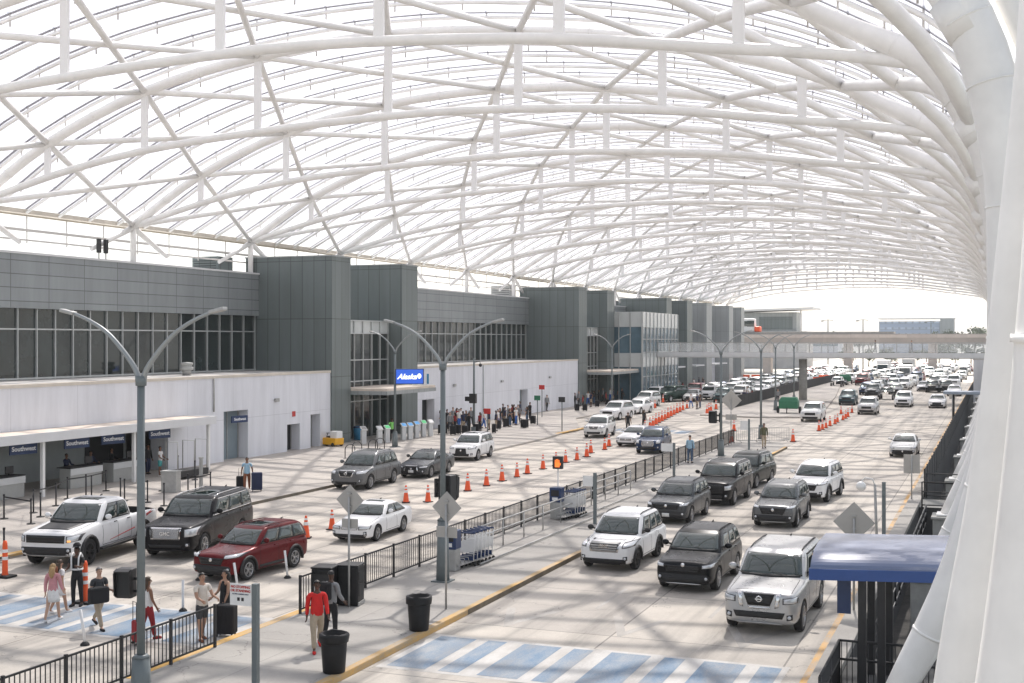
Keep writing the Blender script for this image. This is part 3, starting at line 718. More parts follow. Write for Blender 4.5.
def body_mesh(S, detail=True):
    L_, W2 = S['L'], S['W']/2; fo, wb = S['fo'], S['wb']; ra = fo+wb; gc = S['gc']; y0 = -L_/2
    st = [(0,.74,gc+.16,S['nose']-.14),(.05,.86,gc+.05,S['nose']-.05),(.20,.945,gc,S['nose']),(fo-.1,.985,gc,lerp(S['nose'],S['hood'],.45)),(fo+.35,1,gc,lerp(S['nose'],S['hood'],.8)),
          (S['cowl']+.05,1,gc,S['hood']+.01),(lerp(S['cowl'],ra,.5),1,gc,S['belt']),(ra-.35,1,gc,S['belt']+.01),(ra+.1,1,gc,lerp(S['belt'],S['deck'],.4)),(L_-.5,.985,gc+.02,S['deck']),(L_-.14,.95,gc+.06,S['deck']-.01),(L_-.03,.90,gc+.12,S['deck']-.06),(L_,.80,gc+.2,S['deck']-.18)]
    b = MB(); rings = []
    for s, wf, zb, zt in st:
        w = W2*wf; h = zt-zb
        half = [(0,zb),(w*.82,zb),(w*.955,zb+.05),(w*.985,zb+.20*h),(w,zb+.48*h),(w*.995,zb+.70*h),(w*.965,zt-.07),(w*.90,zt-.012),(w*.55,zt+.025),(0,zt+.035)]
        ring = [b.b.verts.new((x,y0+s,z)) for x, z in half] + [b.b.verts.new((-x,y0+s,z)) for x, z in reversed(half[1:-1])]
        rings.append(ring)
    n = len(rings[0])
    for a, c in zip(rings, rings[1:]):
        for k in range(n): b._face([a[k],a[(k+1)%n],c[(k+1)%n],c[k]],0,True)
    b._face(list(reversed(rings[0])),0,True); b._face(rings[-1],0,True)
    bmesh.ops.recalc_face_normals(b.b, faces=b.b.faces)
    me = b.mesh('tmp',[S['paint'],'plastic']); o = obj('tmp', me)
    if detail: sm = o.modifiers.new('s','SUBSURF'); sm.levels = 2; sm.render_levels = 2
    c = MB(); r = S['wr']+.065
    for ys in (y0+fo, y0+ra):
        for sx in (-1,1):
            c.tube([(sx*(W2+.2),ys,S['wr']),(sx*(W2-.36),ys,S['wr'])], r, 22 if detail else 12, 1)
    if S.get('bed'):
        c.b2(-W2+.14,W2-.14,y0+S['rb']+.12,L_/2-.12,S['belt']-.52,S['belt']+.5,1)
    cu = obj('tmpc', c.mesh('tmpc',[S['paint'],'plastic']))
    bo = o.modifiers.new('b','BOOLEAN'); bo.operation = 'DIFFERENCE'; bo.object = cu; bo.solver = 'EXACT'
    me2 = eval_mesh(o)
    bpy.data.objects.remove(o); bpy.data.objects.remove(cu)
    return me2
def cabin_mesh(S, detail=True):
    L_ = S['L']; y0 = -L_/2; W2 = S['W']/2; b = MB(); rings = []
    zb, zt = S['belt']-.05, S['H']
    for t, z in ((0,zb),(.08,zb+.05),(.5,lerp(zb,zt,.5)),(.90,zt-.10),(1.0,zt-.035),(1.03,zt-.006)):
        f = lerp(S['cowl'],S['rf'],min(t,1.0)**1.08); r = lerp(S['rb'],S['rr'],min(t,1)**1.25 if S['rb']-S['rr'] > .4 else min(t,1)**2)
        w = W2*lerp(.925,S['wt'],min(t,1)**1.15)
        if t > .95: f += .16*(t-.9)/.13; r -= .14*(t-.9)/.13; w -= .045 if t <= 1 else .13
        ring = []
        for k in range(-4,5): u = k/4*.94; ring.append((w*u, y0+f+.14*u*u*(1.0 if t < .9 else .8)))
        m = 7
        for k in range(m+1): ring.append((w*(1+.018*math.sin(math.pi*k/m)), y0+lerp(f+.22,r-.10,k/m)))
        for k in range(4,-5,-1): u = k/4*.94; ring.append((w*u, y0+r-.06*u*u))
        for k in range(m,-1,-1): ring.append((-w*(1+.018*math.sin(math.pi*k/m)), y0+lerp(f+.22,r-.10,k/m)))
        rings.append([b.b.verts.new((x,y,z)) for x,y in ring])
    n = len(rings[0])
    for a, c in zip(rings, rings[1:]):
        for k in range(n): b._face([a[k],a[(k+1)%n],c[(k+1)%n],c[k]],0,True)
    top = rings[-1]; cz = zt+.012; F1 = 9
    # roof: rungs between the two long sides, front and rear fans
    left = top[8:8+10]; right = [top[0]] + list(reversed(top[-8:])) + [top[26]] if False else None
    cen = b.b.verts.new((0, y0+(S['rf']+S['rr'])/2+.05, cz))
    prev = None; inner = []
    for v in top: inner.append(b.b.verts.new((v.co.x*.80, (v.co.y-cen.co.y)*.80+cen.co.y, zt+.008)))
    for k in range(n):
        b._face([top[k],top[(k+1)%n],inner[(k+1)%n],inner[k]],0,True); b._face([inner[k],inner[(k+1)%n],cen],0,True)
    me = b.mesh('tmp',[S['paint']])
    if detail:
        o = obj('tmp',me); sm = o.modifiers.new('s','SUBSURF'); sm.levels = 1; me2 = eval_mesh(o); bpy.data.objects.remove(o); return me2
    return me
class Skin:
    """lays thin panels on the car skin by casting along an axis"""
    def __init__(s, meshes):
        b = bmesh.new()
        for me in meshes: b.from_mesh(me)
        s.t = BVHTree.FromBMesh(b); s.bm = b
    def hit(s, o, d):
        r = s.t.ray_cast(Vector(o), Vector(d)); return (r[0], r[1]) if r[0] is not None else None
    def panel(s, mb, side, q, off=.008, nu=8, nv=4, mi=0):
        """q = four corners (u,v): for front/back u=x v=z, for left/right u=y v=z, for top u=x v=y"""
        grid = []
        for j in range(nv+1):
            row = []
            for i in range(nu+1):
                a, c = i/nu, j/nv
                u = lerp(lerp(q[0][0],q[1][0],a), lerp(q[3][0],q[2][0],a), c); v = lerp(lerp(q[0][1],q[1][1],a), lerp(q[3][1],q[2][1],a), c)
                o, d = {'front':((u,-9,v),(0,1,0)),'back':((u,9,v),(0,-1,0)),'right':((9,u,v),(-1,0,0)),'left':((-9,u,v),(1,0,0)),'top':((u,v,9),(0,0,-1))}[side]
                h = s.hit(o, d)
                row.append((h[0]+ (h[1] if h[1].dot(Vector(d)) < 0 else -h[1])*off, Vector(d)) if h else None)
            grid.append(row)
        vs = [[mb.b.verts.new(p[0]) if p else None for p in row] for row in grid]
        bk = [[mb.b.verts.new(p[0]+p[1]*(off+.012)) if p else None for p in row] for row in grid]
        for j in range(nv):
            for i in range(nu):
                f = [vs[j][i],vs[j][i+1],vs[j+1][i+1],vs[j+1][i]]
                if all(f): mb._face(f,mi,True)
        per = [(0,i) for i in range(nu)]+[(j,nu) for j in range(nv)]+[(nv,i) for i in range(nu,0,-1)]+[(j,0) for j in range(nv,0,-1)]
        for (j0,i0),(j1,i1) in zip(per, per[1:]+per[:1]):
            f = [vs[j0][i0],vs[j1][i1],bk[j1][i1],bk[j0][i0]]
            if all(f): mb._face(f,mi)
def wheel_meshes(wr, dark=False, rimmat='alloy'):
    w = .115
    b = MB(); b.lathe([(wr*.66,-w*.8),(wr*.70,-w),(wr*.93,-w),(wr*.985,-w*.82),(wr,-w*.5),(wr,w*.5),(wr*.985,w*.82),(wr*.93,w),(wr*.70,w),(wr*.66,w*.8)], 26, 0, axis='X')
    tyre = b.mesh('wheel','rubber')
    b = MB(); b.lathe([(wr*.68,-w*.9),(wr*.69,w*.96),(wr*.63,w*.98),(wr*.60,w*.75),(wr*.58,w*.1)], 26, 0, axis='X')
    b.lathe([(wr*.60,w*.12),(.001,w*.12)], 20, 1, axis='X')
    for k in range(5):
        a = 2*math.pi*k/5
        for da in (-.16,.16):
            b.slab([(w*.62,wr*.10*math.cos(a+da*2),wr*.10*math.sin(a+da*2)),(w*.80,wr*.62*math.cos(a+da-.05),wr*.62*math.sin(a+da-.05)),(w*.80,wr*.62*math.cos(a+da+.07),wr*.62*math.sin(a+da+.07)),(w*.62,wr*.16*math.cos(a+da*2+.3),wr*.16*math.sin(a+da*2+.3))],(.03,0,0))
    b.lathe([(.001,w*.86),(wr*.12,w*.84),(wr*.17,w*.66),(wr*.17,w*.2)], 14, 0, axis='X')
    rim = b.mesh('rim',[rimmat,'plastic'])
    return tyre, rim
WH = {}
def vehicle(kind, paintname, label, cat, group=None, style=None, name=None, **over):
    S = dict(SPEC[kind]); S.update(over); S['paint'] = paintname; st = dict(grille='bar', frame=None, cladding=False, arches=None, sunroof=False, lamp='lamp', bars=3, plate=False, rim='alloy', pillar='plastic', skid=False, badge=True, rail='plastic', belt=None)
    st.update(style or {})
    t = thing(name or {'suv':'parked_suv','bigsuv':'large_suv','sedan':'sedan_car','pickup':'pickup_truck','hatch':'hatchback_car'}[kind], label, cat, (0,0,0), 0, group)
    L_, W_, H_ = S['L'], S['W'], S['H']; W2 = W_/2; y0 = -L_/2; gc = S['gc']; fo, ra = S['fo'], S['fo']+S['wb']
    bm_, cm_ = body_mesh(S), cabin_mesh(S)
    sk = Skin([bm_, cm_])
    x = bmesh.new(); x.from_mesh(bm_); x.from_mesh(cm_); me = bpy.data.meshes.new('body'); x.to_mesh(me); x.free()
    for m in (paintname,'plastic'): me.materials.append(M[m])
    body = obj('body', me, t)
    sb = Skin([bm_])
    zt = H_-.13; zb = S['belt']+.035
    def yf(z): tt = max(0,min(1,(z-(S['belt']-.05))/(H_-S['belt']+.05))); return y0+lerp(S['cowl'],S['rf'],tt**1.08)
    def yr(z): tt = max(0,min(1,(z-(S['belt']-.05))/(H_-S['belt']+.05))); return y0+lerp(S['rb'],S['rr'],tt**1.25 if S['rb']-S['rr'] > .4 else tt**2)
    wtop = W2*S['wt']
    b = MB(); sk.panel(b,'front',[(-W2*.83,zb+.0),(W2*.83,zb+.0),(wtop*.90,zt+.02),(-wtop*.90,zt+.02)],.006,12,6); b.build('windscreen','car_glass',t)
    b = MB(); sk.panel(b,'back',[(-W2*.76,zb+.06),(W2*.76,zb+.06),(wtop*.84,zt),(-wtop*.84,zt)],.006,10,5); b.build('rear_window','car_glass',t)
    b = MB(); sk.panel(b,'front',[(-W2*.78,zb-.03),(W2*.78,zb-.03),(W2*.80,zb+.02),(-W2*.80,zb+.02)],.008,10,1)
    for s in (-.35,.28): b.tube([(s*W2*1.6,yf(zb)+.02,zb+.03),(s*W2*1.6-.42,yf(zb+.05)+.03,zb+.075)],.010,5)
    b.build('wiper_cowl','plastic',t)
    # side glass
    fsplit = {'pickup':(.50,)}.get(kind,(.36,.72)) if kind != 'sedan' else (.48,)
    for side, s in (('left',-1),('right',1)):
        def Y(u, z): return lerp(yf(z)+.36, yr(z)-.20, u)
        trim = MB(); sk.panel(trim,side,[(Y(-.02,zb),zb-.02),(Y(1.02,zb),zb-.02),(Y(1.0,zt),zt+.015),(Y(.02,zt),zt+.015)],.004,14,5); tw = trim.build('window_trim',st['pillar'],t)
        if st['belt']:
            c = MB(); sk.panel(c,side,[(Y(-.02,zb),zb-.035),(Y(1.02,zb),zb-.035),(Y(1.02,zb),zb-.005),(Y(-.02,zb),zb-.005)],.012,14,1)
            sk.panel(c,side,[(Y(.02,zt),zt+.0),(Y(1.0,zt),zt+.0),(Y(1.0,zt),zt+.025),(Y(.02,zt),zt+.025)],.012,14,1); c.build('bright_moulding',st['belt'],t)
        us = (0,)+fsplit+(1,)
        for a, c in zip(us, us[1:]):
            g = MB(); a2 = a+.016; c2 = c-.016
            sk.panel(g,side,[(Y(a2,zb),zb+.015),(Y(c2,zb),zb+.015),(Y(c2,zt),zt-.01),(Y(a2,zt),zt-.01)],.010,6,5); g.build('side_window','car_glass',t)
        # door gaps, handles, sill
        d = MB(); dz0 = gc+.16; ys = [Y(0,zb)-.10]+[Y(u,zb) for u in fsplit]
        ends = ys+[min(Y(1,zb)-.1, y0+ra+.02)] if kind != 'pickup' else ys+[Y(1,zb)]
        for q in ends[:3]: sb.panel(d,side,[(q-.008,dz0),(q+.008,dz0),(q+.008,zb-.03),(q-.008,zb-.03)],.003,1,6)
        sb.panel(d,side,[(ends[0],dz0),(ends[min(2,len(ends)-1)],dz0),(ends[min(2,len(ends)-1)],dz0+.014),(ends[0],dz0+.014)],.003,10,1); d.build('door_gap','seam',t)
        for q in ends[1:3]:
            hb = MB(); h = sb.hit((s*9,q-.16,zb-.13),(-s,0,0))
            if h: hb.tube([h[0]+Vector((s*.022,-.10,0)),h[0]+Vector((s*.022,.08,0))],.016,8); hb.build('door_handle',paintname if not st.get('darkhandle') else 'plastic',t)
        c = MB(); sb.panel(c,side,[(y0+fo+S['wr']+.04,gc+.02),(y0+ra-S['wr']-.04,gc+.02),(y0+ra-S['wr']-.06,gc+(.20 if st['cladding'] else .10)),(y0+fo+S['wr']+.06,gc+(.20 if st['cladding'] else .10))],.010,10,2)
        if st['cladding'] or st['arches']:
            for yc in (y0+fo, y0+ra):
                pts = []
                for k in range(13):
                    a = R(-12)+R(204)*k/12; pts.append((s*(W2-.012), yc+(S['wr']+.085)*math.cos(a), S['wr']+(S['wr']+.085)*math.sin(a)))
                c.tube(pts,.055,6)
        c.build('lower_cladding', st['arches'] or 'plastic', t)
        # mirror
        mz = zb+.10; h = sk.hit((s*9,yf(mz)+.42,mz),(-s,0,0)); hx = abs(h[0].x) if h else W2*.85
        mb = MB(); my = yf(mz)+.34; mb.tube([(s*(hx-.03),my+.03,mz-.05),(s*(hx+.12),my,mz)],.03,6); mr = mb.build('mirror_arm','plastic',t)
        mb = MB(); mb.ball((s*(hx+.20),my,mz+.02),.115,(1.05,.62,.80),12,8); mb.build('mirror',st.get('mirror',paintname),t)
    # face of the car
    nz = S['nose']; hw = W2
    g0, g1 = st.get('gz',(gc+.36, nz-.13)); gw = st.get('gw',.50)
    def fr(q, m, off, name_, nu=10, nv=4, parent=t):
        b = MB(); sb.panel(b,'front',q,off,nu,nv); return b.build(name_,m,parent)
    if st['frame']:
        e = .045; fr([(-hw*gw*st.get('gt',.92)-e,g0-e),(hw*gw*st.get('gt',.92)+e,g0-e),(hw*gw+e,g1+e),(-hw*gw-e,g1+e)],st['frame'],.010,'grille_frame')
    gr = fr([(-hw*gw*st.get('gt',.92),g0),(hw*gw*st.get('gt',.92),g0),(hw*gw,g1),(-hw*gw,g1)],'grille',.016,'grille')
    if st['bars']:
        b = MB(); nb = st['bars']
        for k in range(nb):
            z = lerp(g0,g1,(k+.5)/nb); hh = st.get('barh',.016); f = lerp(st.get('gt',.92),1,(k+.5)/nb)*.96
            sb.panel(b,'front',[(-hw*gw*f,z-hh),(hw*gw*f,z-hh),(hw*gw*f,z+hh),(-hw*gw*f,z+hh)],.024,10,1)
        b.build('grille_bar',st.get('barmat','galv'),gr)
    l0, l1 = st.get('lz',(nz-.22,nz-.09)); la, lb = st.get('lx',(.58,.93))
    for s in (-1,1):
        hl = fr([(s*hw*la,l0),(s*hw*lb,l0+.03),(s*hw*lb,l1+.03),(s*hw*la,l1)],'lamp_dark',.012,'headlight',6,3)
        fr([(s*hw*(la+.03),l0+.02),(s*hw*(lb-.02),l0+.045),(s*hw*(lb-.02),l1+.015),(s*hw*(la+.03),l1-.02)],st['lamp'],.018,'lens',6,3,hl)
    i0, i1 = st.get('iz',(gc+.10,gc+.27)); iw = st.get('iw',.62)
    fr([(-hw*iw*.9,i0),(hw*iw*.9,i0),(hw*iw,i1),(-hw*iw,i1)],'plastic',.012,'bumper_intake',10,3)
    if st['skid']: fr([(-hw*.55,gc+.02),(hw*.55,gc+.02),(hw*.60,gc+.085),(-hw*.60,gc+.085)],st['skid'],.022,'skid_plate',10,2)
    if st.get('darkbumper'):
        fr([(-hw*.90,gc+.01),(hw*.90,gc+.01),(hw*.94,st['darkbumper']),(-hw*.94,st['darkbumper'])],'plastic',.008,'bumper_cover',14,5)
    for s in (-1,1):
        fg = fr([(s*hw*.70,gc+.17),(s*hw*.84,gc+.19),(s*hw*.84,gc+.33),(s*hw*.70,gc+.31)],'plastic',.014,'fog_lamp_recess',3,3)
        b = MB(); h = sb.hit((s*hw*.77,-9,gc+.25),(0,1,0))
        if h: b.lathe([(.001,-.03),(.045,-.028),(.05,0)],12,0,h[0]+Vector((0,-.012,0)),axis='Y'); b.build('fog_lamp','lamp',fg)
    if st['badge']:
        b = MB(); h = sb.hit((0,-9,st.get('bz',lerp(g0,g1,.68))),(0,1,0))
        if h:
            if st.get('ring'): b.lathe([(.055,-.035),(.075,-.04),(.085,-.03),(.085,0)],16,0,h[0],axis='Y'); b.box(h[0]+Vector((0,-.04,0)),(.19,.02,.03))
            elif st.get('word'): pass
            else: b.lathe([(.001,-.042),(.05,-.04),(.065,-.03),(.065,0)],14,0,h[0],axis='Y')
            if not st.get('word'): b.build('badge','chrome',t)
            else: lettering(st['word'],.17,'chrome',t,h[0]+Vector((0,-.045,-.0)),(R(90),0,0),bold=.004)
    if st['plate']: fr([(-.16,i0+.06),(.16,i0+.06),(.16,i0+.21),(-.16,i0+.21)],'plate_white',.03,'number_plate',2,2)
    # bonnet shut line
    b = MB()
    for s in (-1,1): sb.panel(b,'top',[(s*hw*.80-.007,y0+.22),(s*hw*.80+.007,y0+.22),(s*hw*.80+.007,y0+S['cowl']-.02),(s*hw*.80-.007,y0+S['cowl']-.02)],.003,1,6)
    sb.panel(b,'top',[(-hw*.80,y0+.20),(hw*.80,y0+.20),(hw*.80,y0+.214),(-hw*.80,y0+.214)],.003,8,1); b.build('bonnet_gap','seam',t)
    # rear lamps
    for s in (-1,1):
        b = MB(); sb.panel(b,'back',[(s*hw*.62,S['deck']-.34),(s*hw*.88,S['deck']-.34),(s*hw*.88,S['deck']-.14),(s*hw*.62,S['deck']-.14)],.012,4,3); b.build('tail_light','taillamp',t)
    # roof
    if st['sunroof']:
        b = MB(); ya, yb_ = y0+S['rf']+.22, y0+lerp(S['rf'],S['rr'],.52); sk.panel(b,'top',[(-wtop*.60,ya),(wtop*.60,ya),(wtop*.60,yb_),(-wtop*.60,yb_)],.006,6,6); b.build('sunroof','car_glass',t)
    if S['rails']:
        for s in (-1,1):
            pts = []
            for k in range(7):
                yy = y0+lerp(S['rf']+.25,S['rr']-.25,k/6); h = sk.hit((s*wtop*.86,yy,9),(0,0,-1))
                if h: pts.append(h[0]+Vector((0,0,.035 if 0 < k < 6 else .0)))
            if len(pts) > 2: b = MB(); b.tube(pts,.019,6); b.build('roof_rail',st['rail'],t)
    b = MB(); h = sk.hit((0,y0+S['rr']-.25,9),(0,0,-1))
    if h: b.tube([h[0],h[0]+Vector((0,.10,.05)),h[0]+Vector((0,.13,.0))],[.03,.012,.01],6); b.build('roof_antenna','plastic',t)
    key = (S['wr'],st['rim'])
    if key not in WH: WH[key] = wheel_meshes(S['wr'],rimmat=st['rim'])
    for yy in (y0+fo, y0+ra):
        for s in (-1,1):
            o = obj('wheel',WH[key][0],t,(s*(W2-.13),yy,S['wr'])); r = obj('rim',WH[key][1],o)
            if s < 0: o.rotation_euler = (0,0,math.pi)
    if S.get('bed'):
        b = MB(); b.b2(-W2+.16,W2-.16,y0+S['rb']+.14,L_/2-.14,S['belt']-.50,S['belt']-.46); b.build('bed_floor','bedliner',t)
    t['_front'] = fo; t['_L'] = L_; t['_W'] = W_
    bm_ = None
    return t, sk, sb, S
def put(v, fr_px, rear_px=None, side=1, heading=None, sc=.94):
    """stand the car so that its picture-right front tyre touches the ground at fr_px"""
    t = v[0]; S = v[3]; p = W(*fr_px)
    if rear_px is not None:
        q = W(*rear_px); a = math.atan2(-(q.x-p.x), q.y-p.y)
    else: a = heading or 0
    lx, ly = side*(S['W']/2-.02)*sc, (-S['L']/2+S['fo'])*sc; t.scale = (sc,)*3
    t.rotation_euler = (0,0,a); t.location = (p.x-(lx*math.cos(a)-ly*math.sin(a)), p.y-(lx*math.sin(a)+ly*math.cos(a)), 0)
    for k in ('_front','_L','_W'): del t[k]
    return t
GR = 'vehicles driving and waiting on the two roads'
# ---- right road
v = vehicle('bigsuv','car_paint_silver','large silver SUV with round badge in dark grille nearest the blue awning','suv',GR,dict(frame=None,gw=.40,gz=(.80,1.10),gt=.70,bars=2,barmat='grille',ring=True,bz=.97,lz=(.86,1.02),lx=(.60,.93),iz=(.48,.64),iw=.66,skid='car_paint_silver',rail='plastic',rim='alloy',belt='plastic',mirror='car_paint_silver')); 
c = MB()
for s in (-1,1): v[2].panel(c,'front',[(s*.40*v[3]['W']/2,.74),(s*.50*v[3]['W']/2,.78),(s*.56*v[3]['W']/2,1.12),(s*.43*v[3]['W']/2,1.12)],.026,3,4)
v[2].panel(c,'front',[(-.28,.72),(.28,.72),(.28,.77),(-.28,.77)],.026,4,1); c.build('grille_surround','chrome',v[0]); put(v,(804,631),heading=R(-1),sc=.97)
v = vehicle('suv','car_paint_char','black SUV with slim headlights and wide grille left of the silver SUV','suv',GR,dict(gw=.62,gz=(.66,.86),gt=.9,bars=3,barmat='grille',lz=(.78,.90),lx=(.62,.95),iz=(.32,.52),iw=.80,skid='chrome',rail='plastic',darkbumper=.60,bz=.88,plate=False),L=4.81,W=1.90,H=1.69); put(v,(719,590),heading=R(-1),sc=.95)
v = vehicle('suv','car_paint_white','white SUV with large chrome framed black grille left of the black SUV','suv',GR,dict(gw=.55,gz=(.74,1.00),gt=.85,frame='chrome',bars=4,barmat='galv',barh=.02,word='GMC',bz=.90,lz=(.84,1.0),lx=(.66,.95),iz=(.30,.46),iw=.80,darkbumper=.45,skid='plastic',rail='plastic',rim='plastic',mirror='plastic',arches='plastic'),L=5.05,W=1.98,H=1.78); put(v,(638,569),heading=R(-1),sc=.92)
v = vehicle('suv','car_paint_grey','dark grey SUV with white front plate between the white and the tall black SUV','suv',GR,dict(gw=.60,gz=(.68,.88),bars=3,barmat='grille',lz=(.80,.92),lx=(.62,.94),iz=(.30,.50),iw=.8,plate=True,darkbumper=.60,rail='plastic'),L=4.81,W=1.90,H=1.69); put(v,(692,523),heading=R(-1))
v = vehicle('bigsuv','car_paint_black','tall black SUV with broad black grille, second row of the right road','suv',GR,dict(gw=.62,gz=(.66,1.02),bars=5,barmat='blackmetal',frame='plastic',lz=(.78,1.0),lx=(.68,.95),skid='chrome',rail='chrome',belt='chrome')); put(v,(735,505),heading=R(-2))
v = vehicle('suv','car_paint_olive','dark SUV turned slightly, half hidden behind the tall black SUV','suv',GR,dict(gw=.6,gz=(.70,.85),bars=5,lz=(.76,.90),belt='chrome',rail='chrome'),L=4.85,W=1.94,H=1.76); put(v,(757,488),(783,479))
v = vehicle('suv','car_paint_midgrey','grey SUV with black cladding alone in the middle lane','suv',GR,dict(gw=.60,gz=(.62,.88),gt=.8,bars=3,barmat='grille',cladding=True,lz=(.84,.95),lx=(.60,.94),darkbumper=.58,skid='galv',rail='car_paint_silver'),L=4.60,W=1.86,H=1.70); put(v,(798,527),heading=R(-1))
v = vehicle('suv','car_paint_white','white SUV with black cladding right of the dark turned SUV','suv',GR,dict(gw=.60,gz=(.60,.86),gt=.8,bars=3,barmat='grille',cladding=True,lz=(.84,.95),lx=(.60,.94),darkbumper=.45,skid='plastic',rail='car_paint_white'),L=4.60,W=1.86,H=1.70); put(v,(829,502),(842,495),sc=.99)
v = vehicle('sedan','car_paint_pearl','silver white sedan with wide black grille alone in the right lane','sedan',GR,dict(gw=.78,gz=(.26,.52),gt=.95,bars=3,barmat='grille',lz=(.60,.70),lx=(.58,.95),iz=(.20,.25))); put(v,(917,457),heading=0)
# ---- left road
v = vehicle('pickup','car_paint_white','white pickup truck with black bonnet panel and black grille by the yellow kerb','pickup truck',GR,dict(gw=.66,gz=(.86,1.10),gt=.98,bars=2,barmat='blackmetal',barh=.012,lz=(.88,1.08),lx=(.70,.95),arches='plastic',iz=(.46,.58),iw=.5,darkbumper=.72,sunroof=True,skid='galv',rim='plastic',mirror='car_paint_white',darkhandle=True,lamp='lamp',badge=False))
c = MB(); y0 = -v[3]['L']/2; v[2].panel(c,'top',[(-.56,y0+.42),(.56,y0+.42),(.66,y0+1.44),(-.66,y0+1.44)],.006,8,6); c.build('bonnet_panel',mat('satin_black_vinyl',(.03,.031,.033),.5,var=.3,vscale=5),v[0])
c = MB(); v[2].panel(c,'right',[(y0+2.3,.64),(y0+4.0,.80),(y0+4.0,.84),(y0+2.3,.655)],.006,10,1); v[2].panel(c,'right',[(y0+4.9,1.10),(y0+5.6,1.22),(y0+5.6,1.28),(y0+4.9,1.18)],.006,6,1); c.build('red_stripe','red',v[0])
c = MB(); v[2].panel(c,'front',[(.74*1.05,.90),(.83*1.05,.90),(.83*1.05,.96),(.74*1.05,.96)],.024,2,2); c.build('turn_signal','lamp_amber',v[0])
for s in (-1,1): c = MB(); c.b2(s*1.08-.10,s*1.08+.10,-v[3]['L']/2+1.6,-v[3]['L']/2+4.1,.42,.49); c.build('running_board','plastic',v[0])
put(v,(90,565),(149,545),sc=1)
v = vehicle('bigsuv','car_paint_black','long black SUV with big chrome mesh grille between the white pickup and the red SUV','suv',GR,dict(gw=.52,gz=(.74,1.06),gt=.92,frame='chrome',bars=9,barmat='chrome',barh=.010,lz=(.78,1.06),lx=(.66,.96),iz=(.42,.52),iw=.6,skid='plastic',belt='chrome',rail='chrome',sunroof=True,word='GMC',bz=.90),L=5.70,wb=3.30,rr=5.42,rb=5.62)
put(v,(205,556),(240,541.5),sc=1) 
v = vehicle('suv','car_paint_red','dark red SUV with black lower bumper in front of the long black SUV','suv',GR,dict(gw=.58,gz=(.62,.86),gt=.8,bars=3,barmat='grille',cladding=True,lz=(.84,.96),lx=(.58,.94),darkbumper=.60,skid='plastic',sunroof=True,rail='car_paint_red'),L=4.62,W=1.87,H=1.70); put(v,(249,580),(293.5,567.5),sc=.89)
v = vehicle('sedan','car_paint_white','white sedan with sunroof behind the left diamond sign','sedan',GR,dict(gw=.42,gz=(.56,.64),bars=2,barmat='chrome',lz=(.56,.69),lx=(.46,.92),iz=(.24,.38),iw=.85,sunroof=True)); put(v,(378,541),(408,530),sc=.89)
v = vehicle('suv','car_paint_midgrey','grey SUV parked in front of the entrance kiosks','suv',GR,dict(gw=.42,gz=(.70,.95),gt=.7,bars=2,ring=True,bz=.84,barmat='grille',lz=(.80,.96),lx=(.56,.95),iz=(.32,.44),rail='chrome',frame='chrome'),L=5.0,W=1.96,H=1.77,wb=2.9); put(v,(371,489),(397,482),sc=.99)
v = vehicle('sedan','car_paint_grey','dark grey sedan with spindle grille behind the tall lamp post','sedan',GR,dict(gw=.36,gz=(.26,.70),gt=1.25,bars=8,barmat='blackmetal',frame='chrome',lz=(.60,.70),lx=(.52,.94),plate=True,sunroof=True),L=4.95,W=1.86,wb=2.85); put(v,(431.5,477.5),(456,470.5))
v = vehicle('suv','car_paint_white','white SUV with spindle grille, last of the parked three','suv',GR,dict(gw=.36,gz=(.42,.86),gt=1.2,bars=6,barmat='blackmetal',lz=(.80,.92),lx=(.52,.94),sunroof=True),L=4.77,W=1.89,H=1.69); put(v,(478.5,460.5),(495,455.5))
v = vehicle('suv','car_paint_pearl','silver SUV with dark grille at the kerb by the far crowd','suv',GR,dict(gw=.42,gz=(.72,.95),gt=.75,bars=3,lz=(.80,.96),lx=(.56,.92))); put(v,(607,437.5),(616,434.5))
v = vehicle('sedan','car_paint_white','white sedan beside the row of cones, left of the dark SUV','sedan',GR,dict(gw=.5,gz=(.48,.64),bars=2,barmat='chrome',lz=(.58,.69),iz=(.22,.34),iw=.8)); put(v,(641,446.5),heading=R(-4))
v = vehicle('suv','car_paint_blue','dark blue SUV with pale grille beside the median fence','suv',GR,dict(gw=.46,gz=(.58,.92),gt=.8,bars=5,barmat='chrome',frame='chrome',lz=(.74,.95),lx=(.62,.9),rail='chrome',belt='chrome')); put(v,(663,453.5),(676,447.5))
# ================================================================== STREET FURNITURE
# ---------------------------------------------------------------- lamp posts
def lamp_proto(base_h=1.2, fork=6.6, top=7.95, span=1.78, name='street_lamp'):
    t = thing(name, 'x', 'street lamp', (0,0,0), 0, 'two armed street lamps')
    b = MB(); b.tube([(0,0,0),(0,0,base_h)],[.22,.175],8); b.tube([(0,0,base_h),(0,0,base_h+.06)],[.19,.12],8); b.b2(-.28,.28,-.28,.28,0,.04); b.build('base','post_grey',t)
    b = MB(); b.tube([(0,0,base_h),(0,0,fork)],[.088,.078],10); b.tube([(0,0,fork-.15),(0,0,fork+.05)],[.11,.12],10); b.build('pole','post_grey',t)
    for s in (-1,1):
        pts = spline([(s*.03,fork-.05),(s*.22,fork+.30),(s*.75,fork+.85),(s*1.25,top-.20),(s*span,top)],4)
        b = MB(); b.tube([(p[0],0,p[1]) for p in pts],[.060-.028*i/len(pts) for i in range(len(pts))],8); a = b.build('arm','lamp_alu',t)
        b = MB(); b.box((s*(span+.05),0,top+.0),(.34,.17,.07),ry=s*R(-12)); b.build('lamp_head','galv',a,bevel=.015)
    return t
lampA = lamp_proto(1.0); lampA.location = (-16.0,20.4,.13); lampA['label'] = 'tall grey two armed street lamp nearest the camera, left, with black signal'
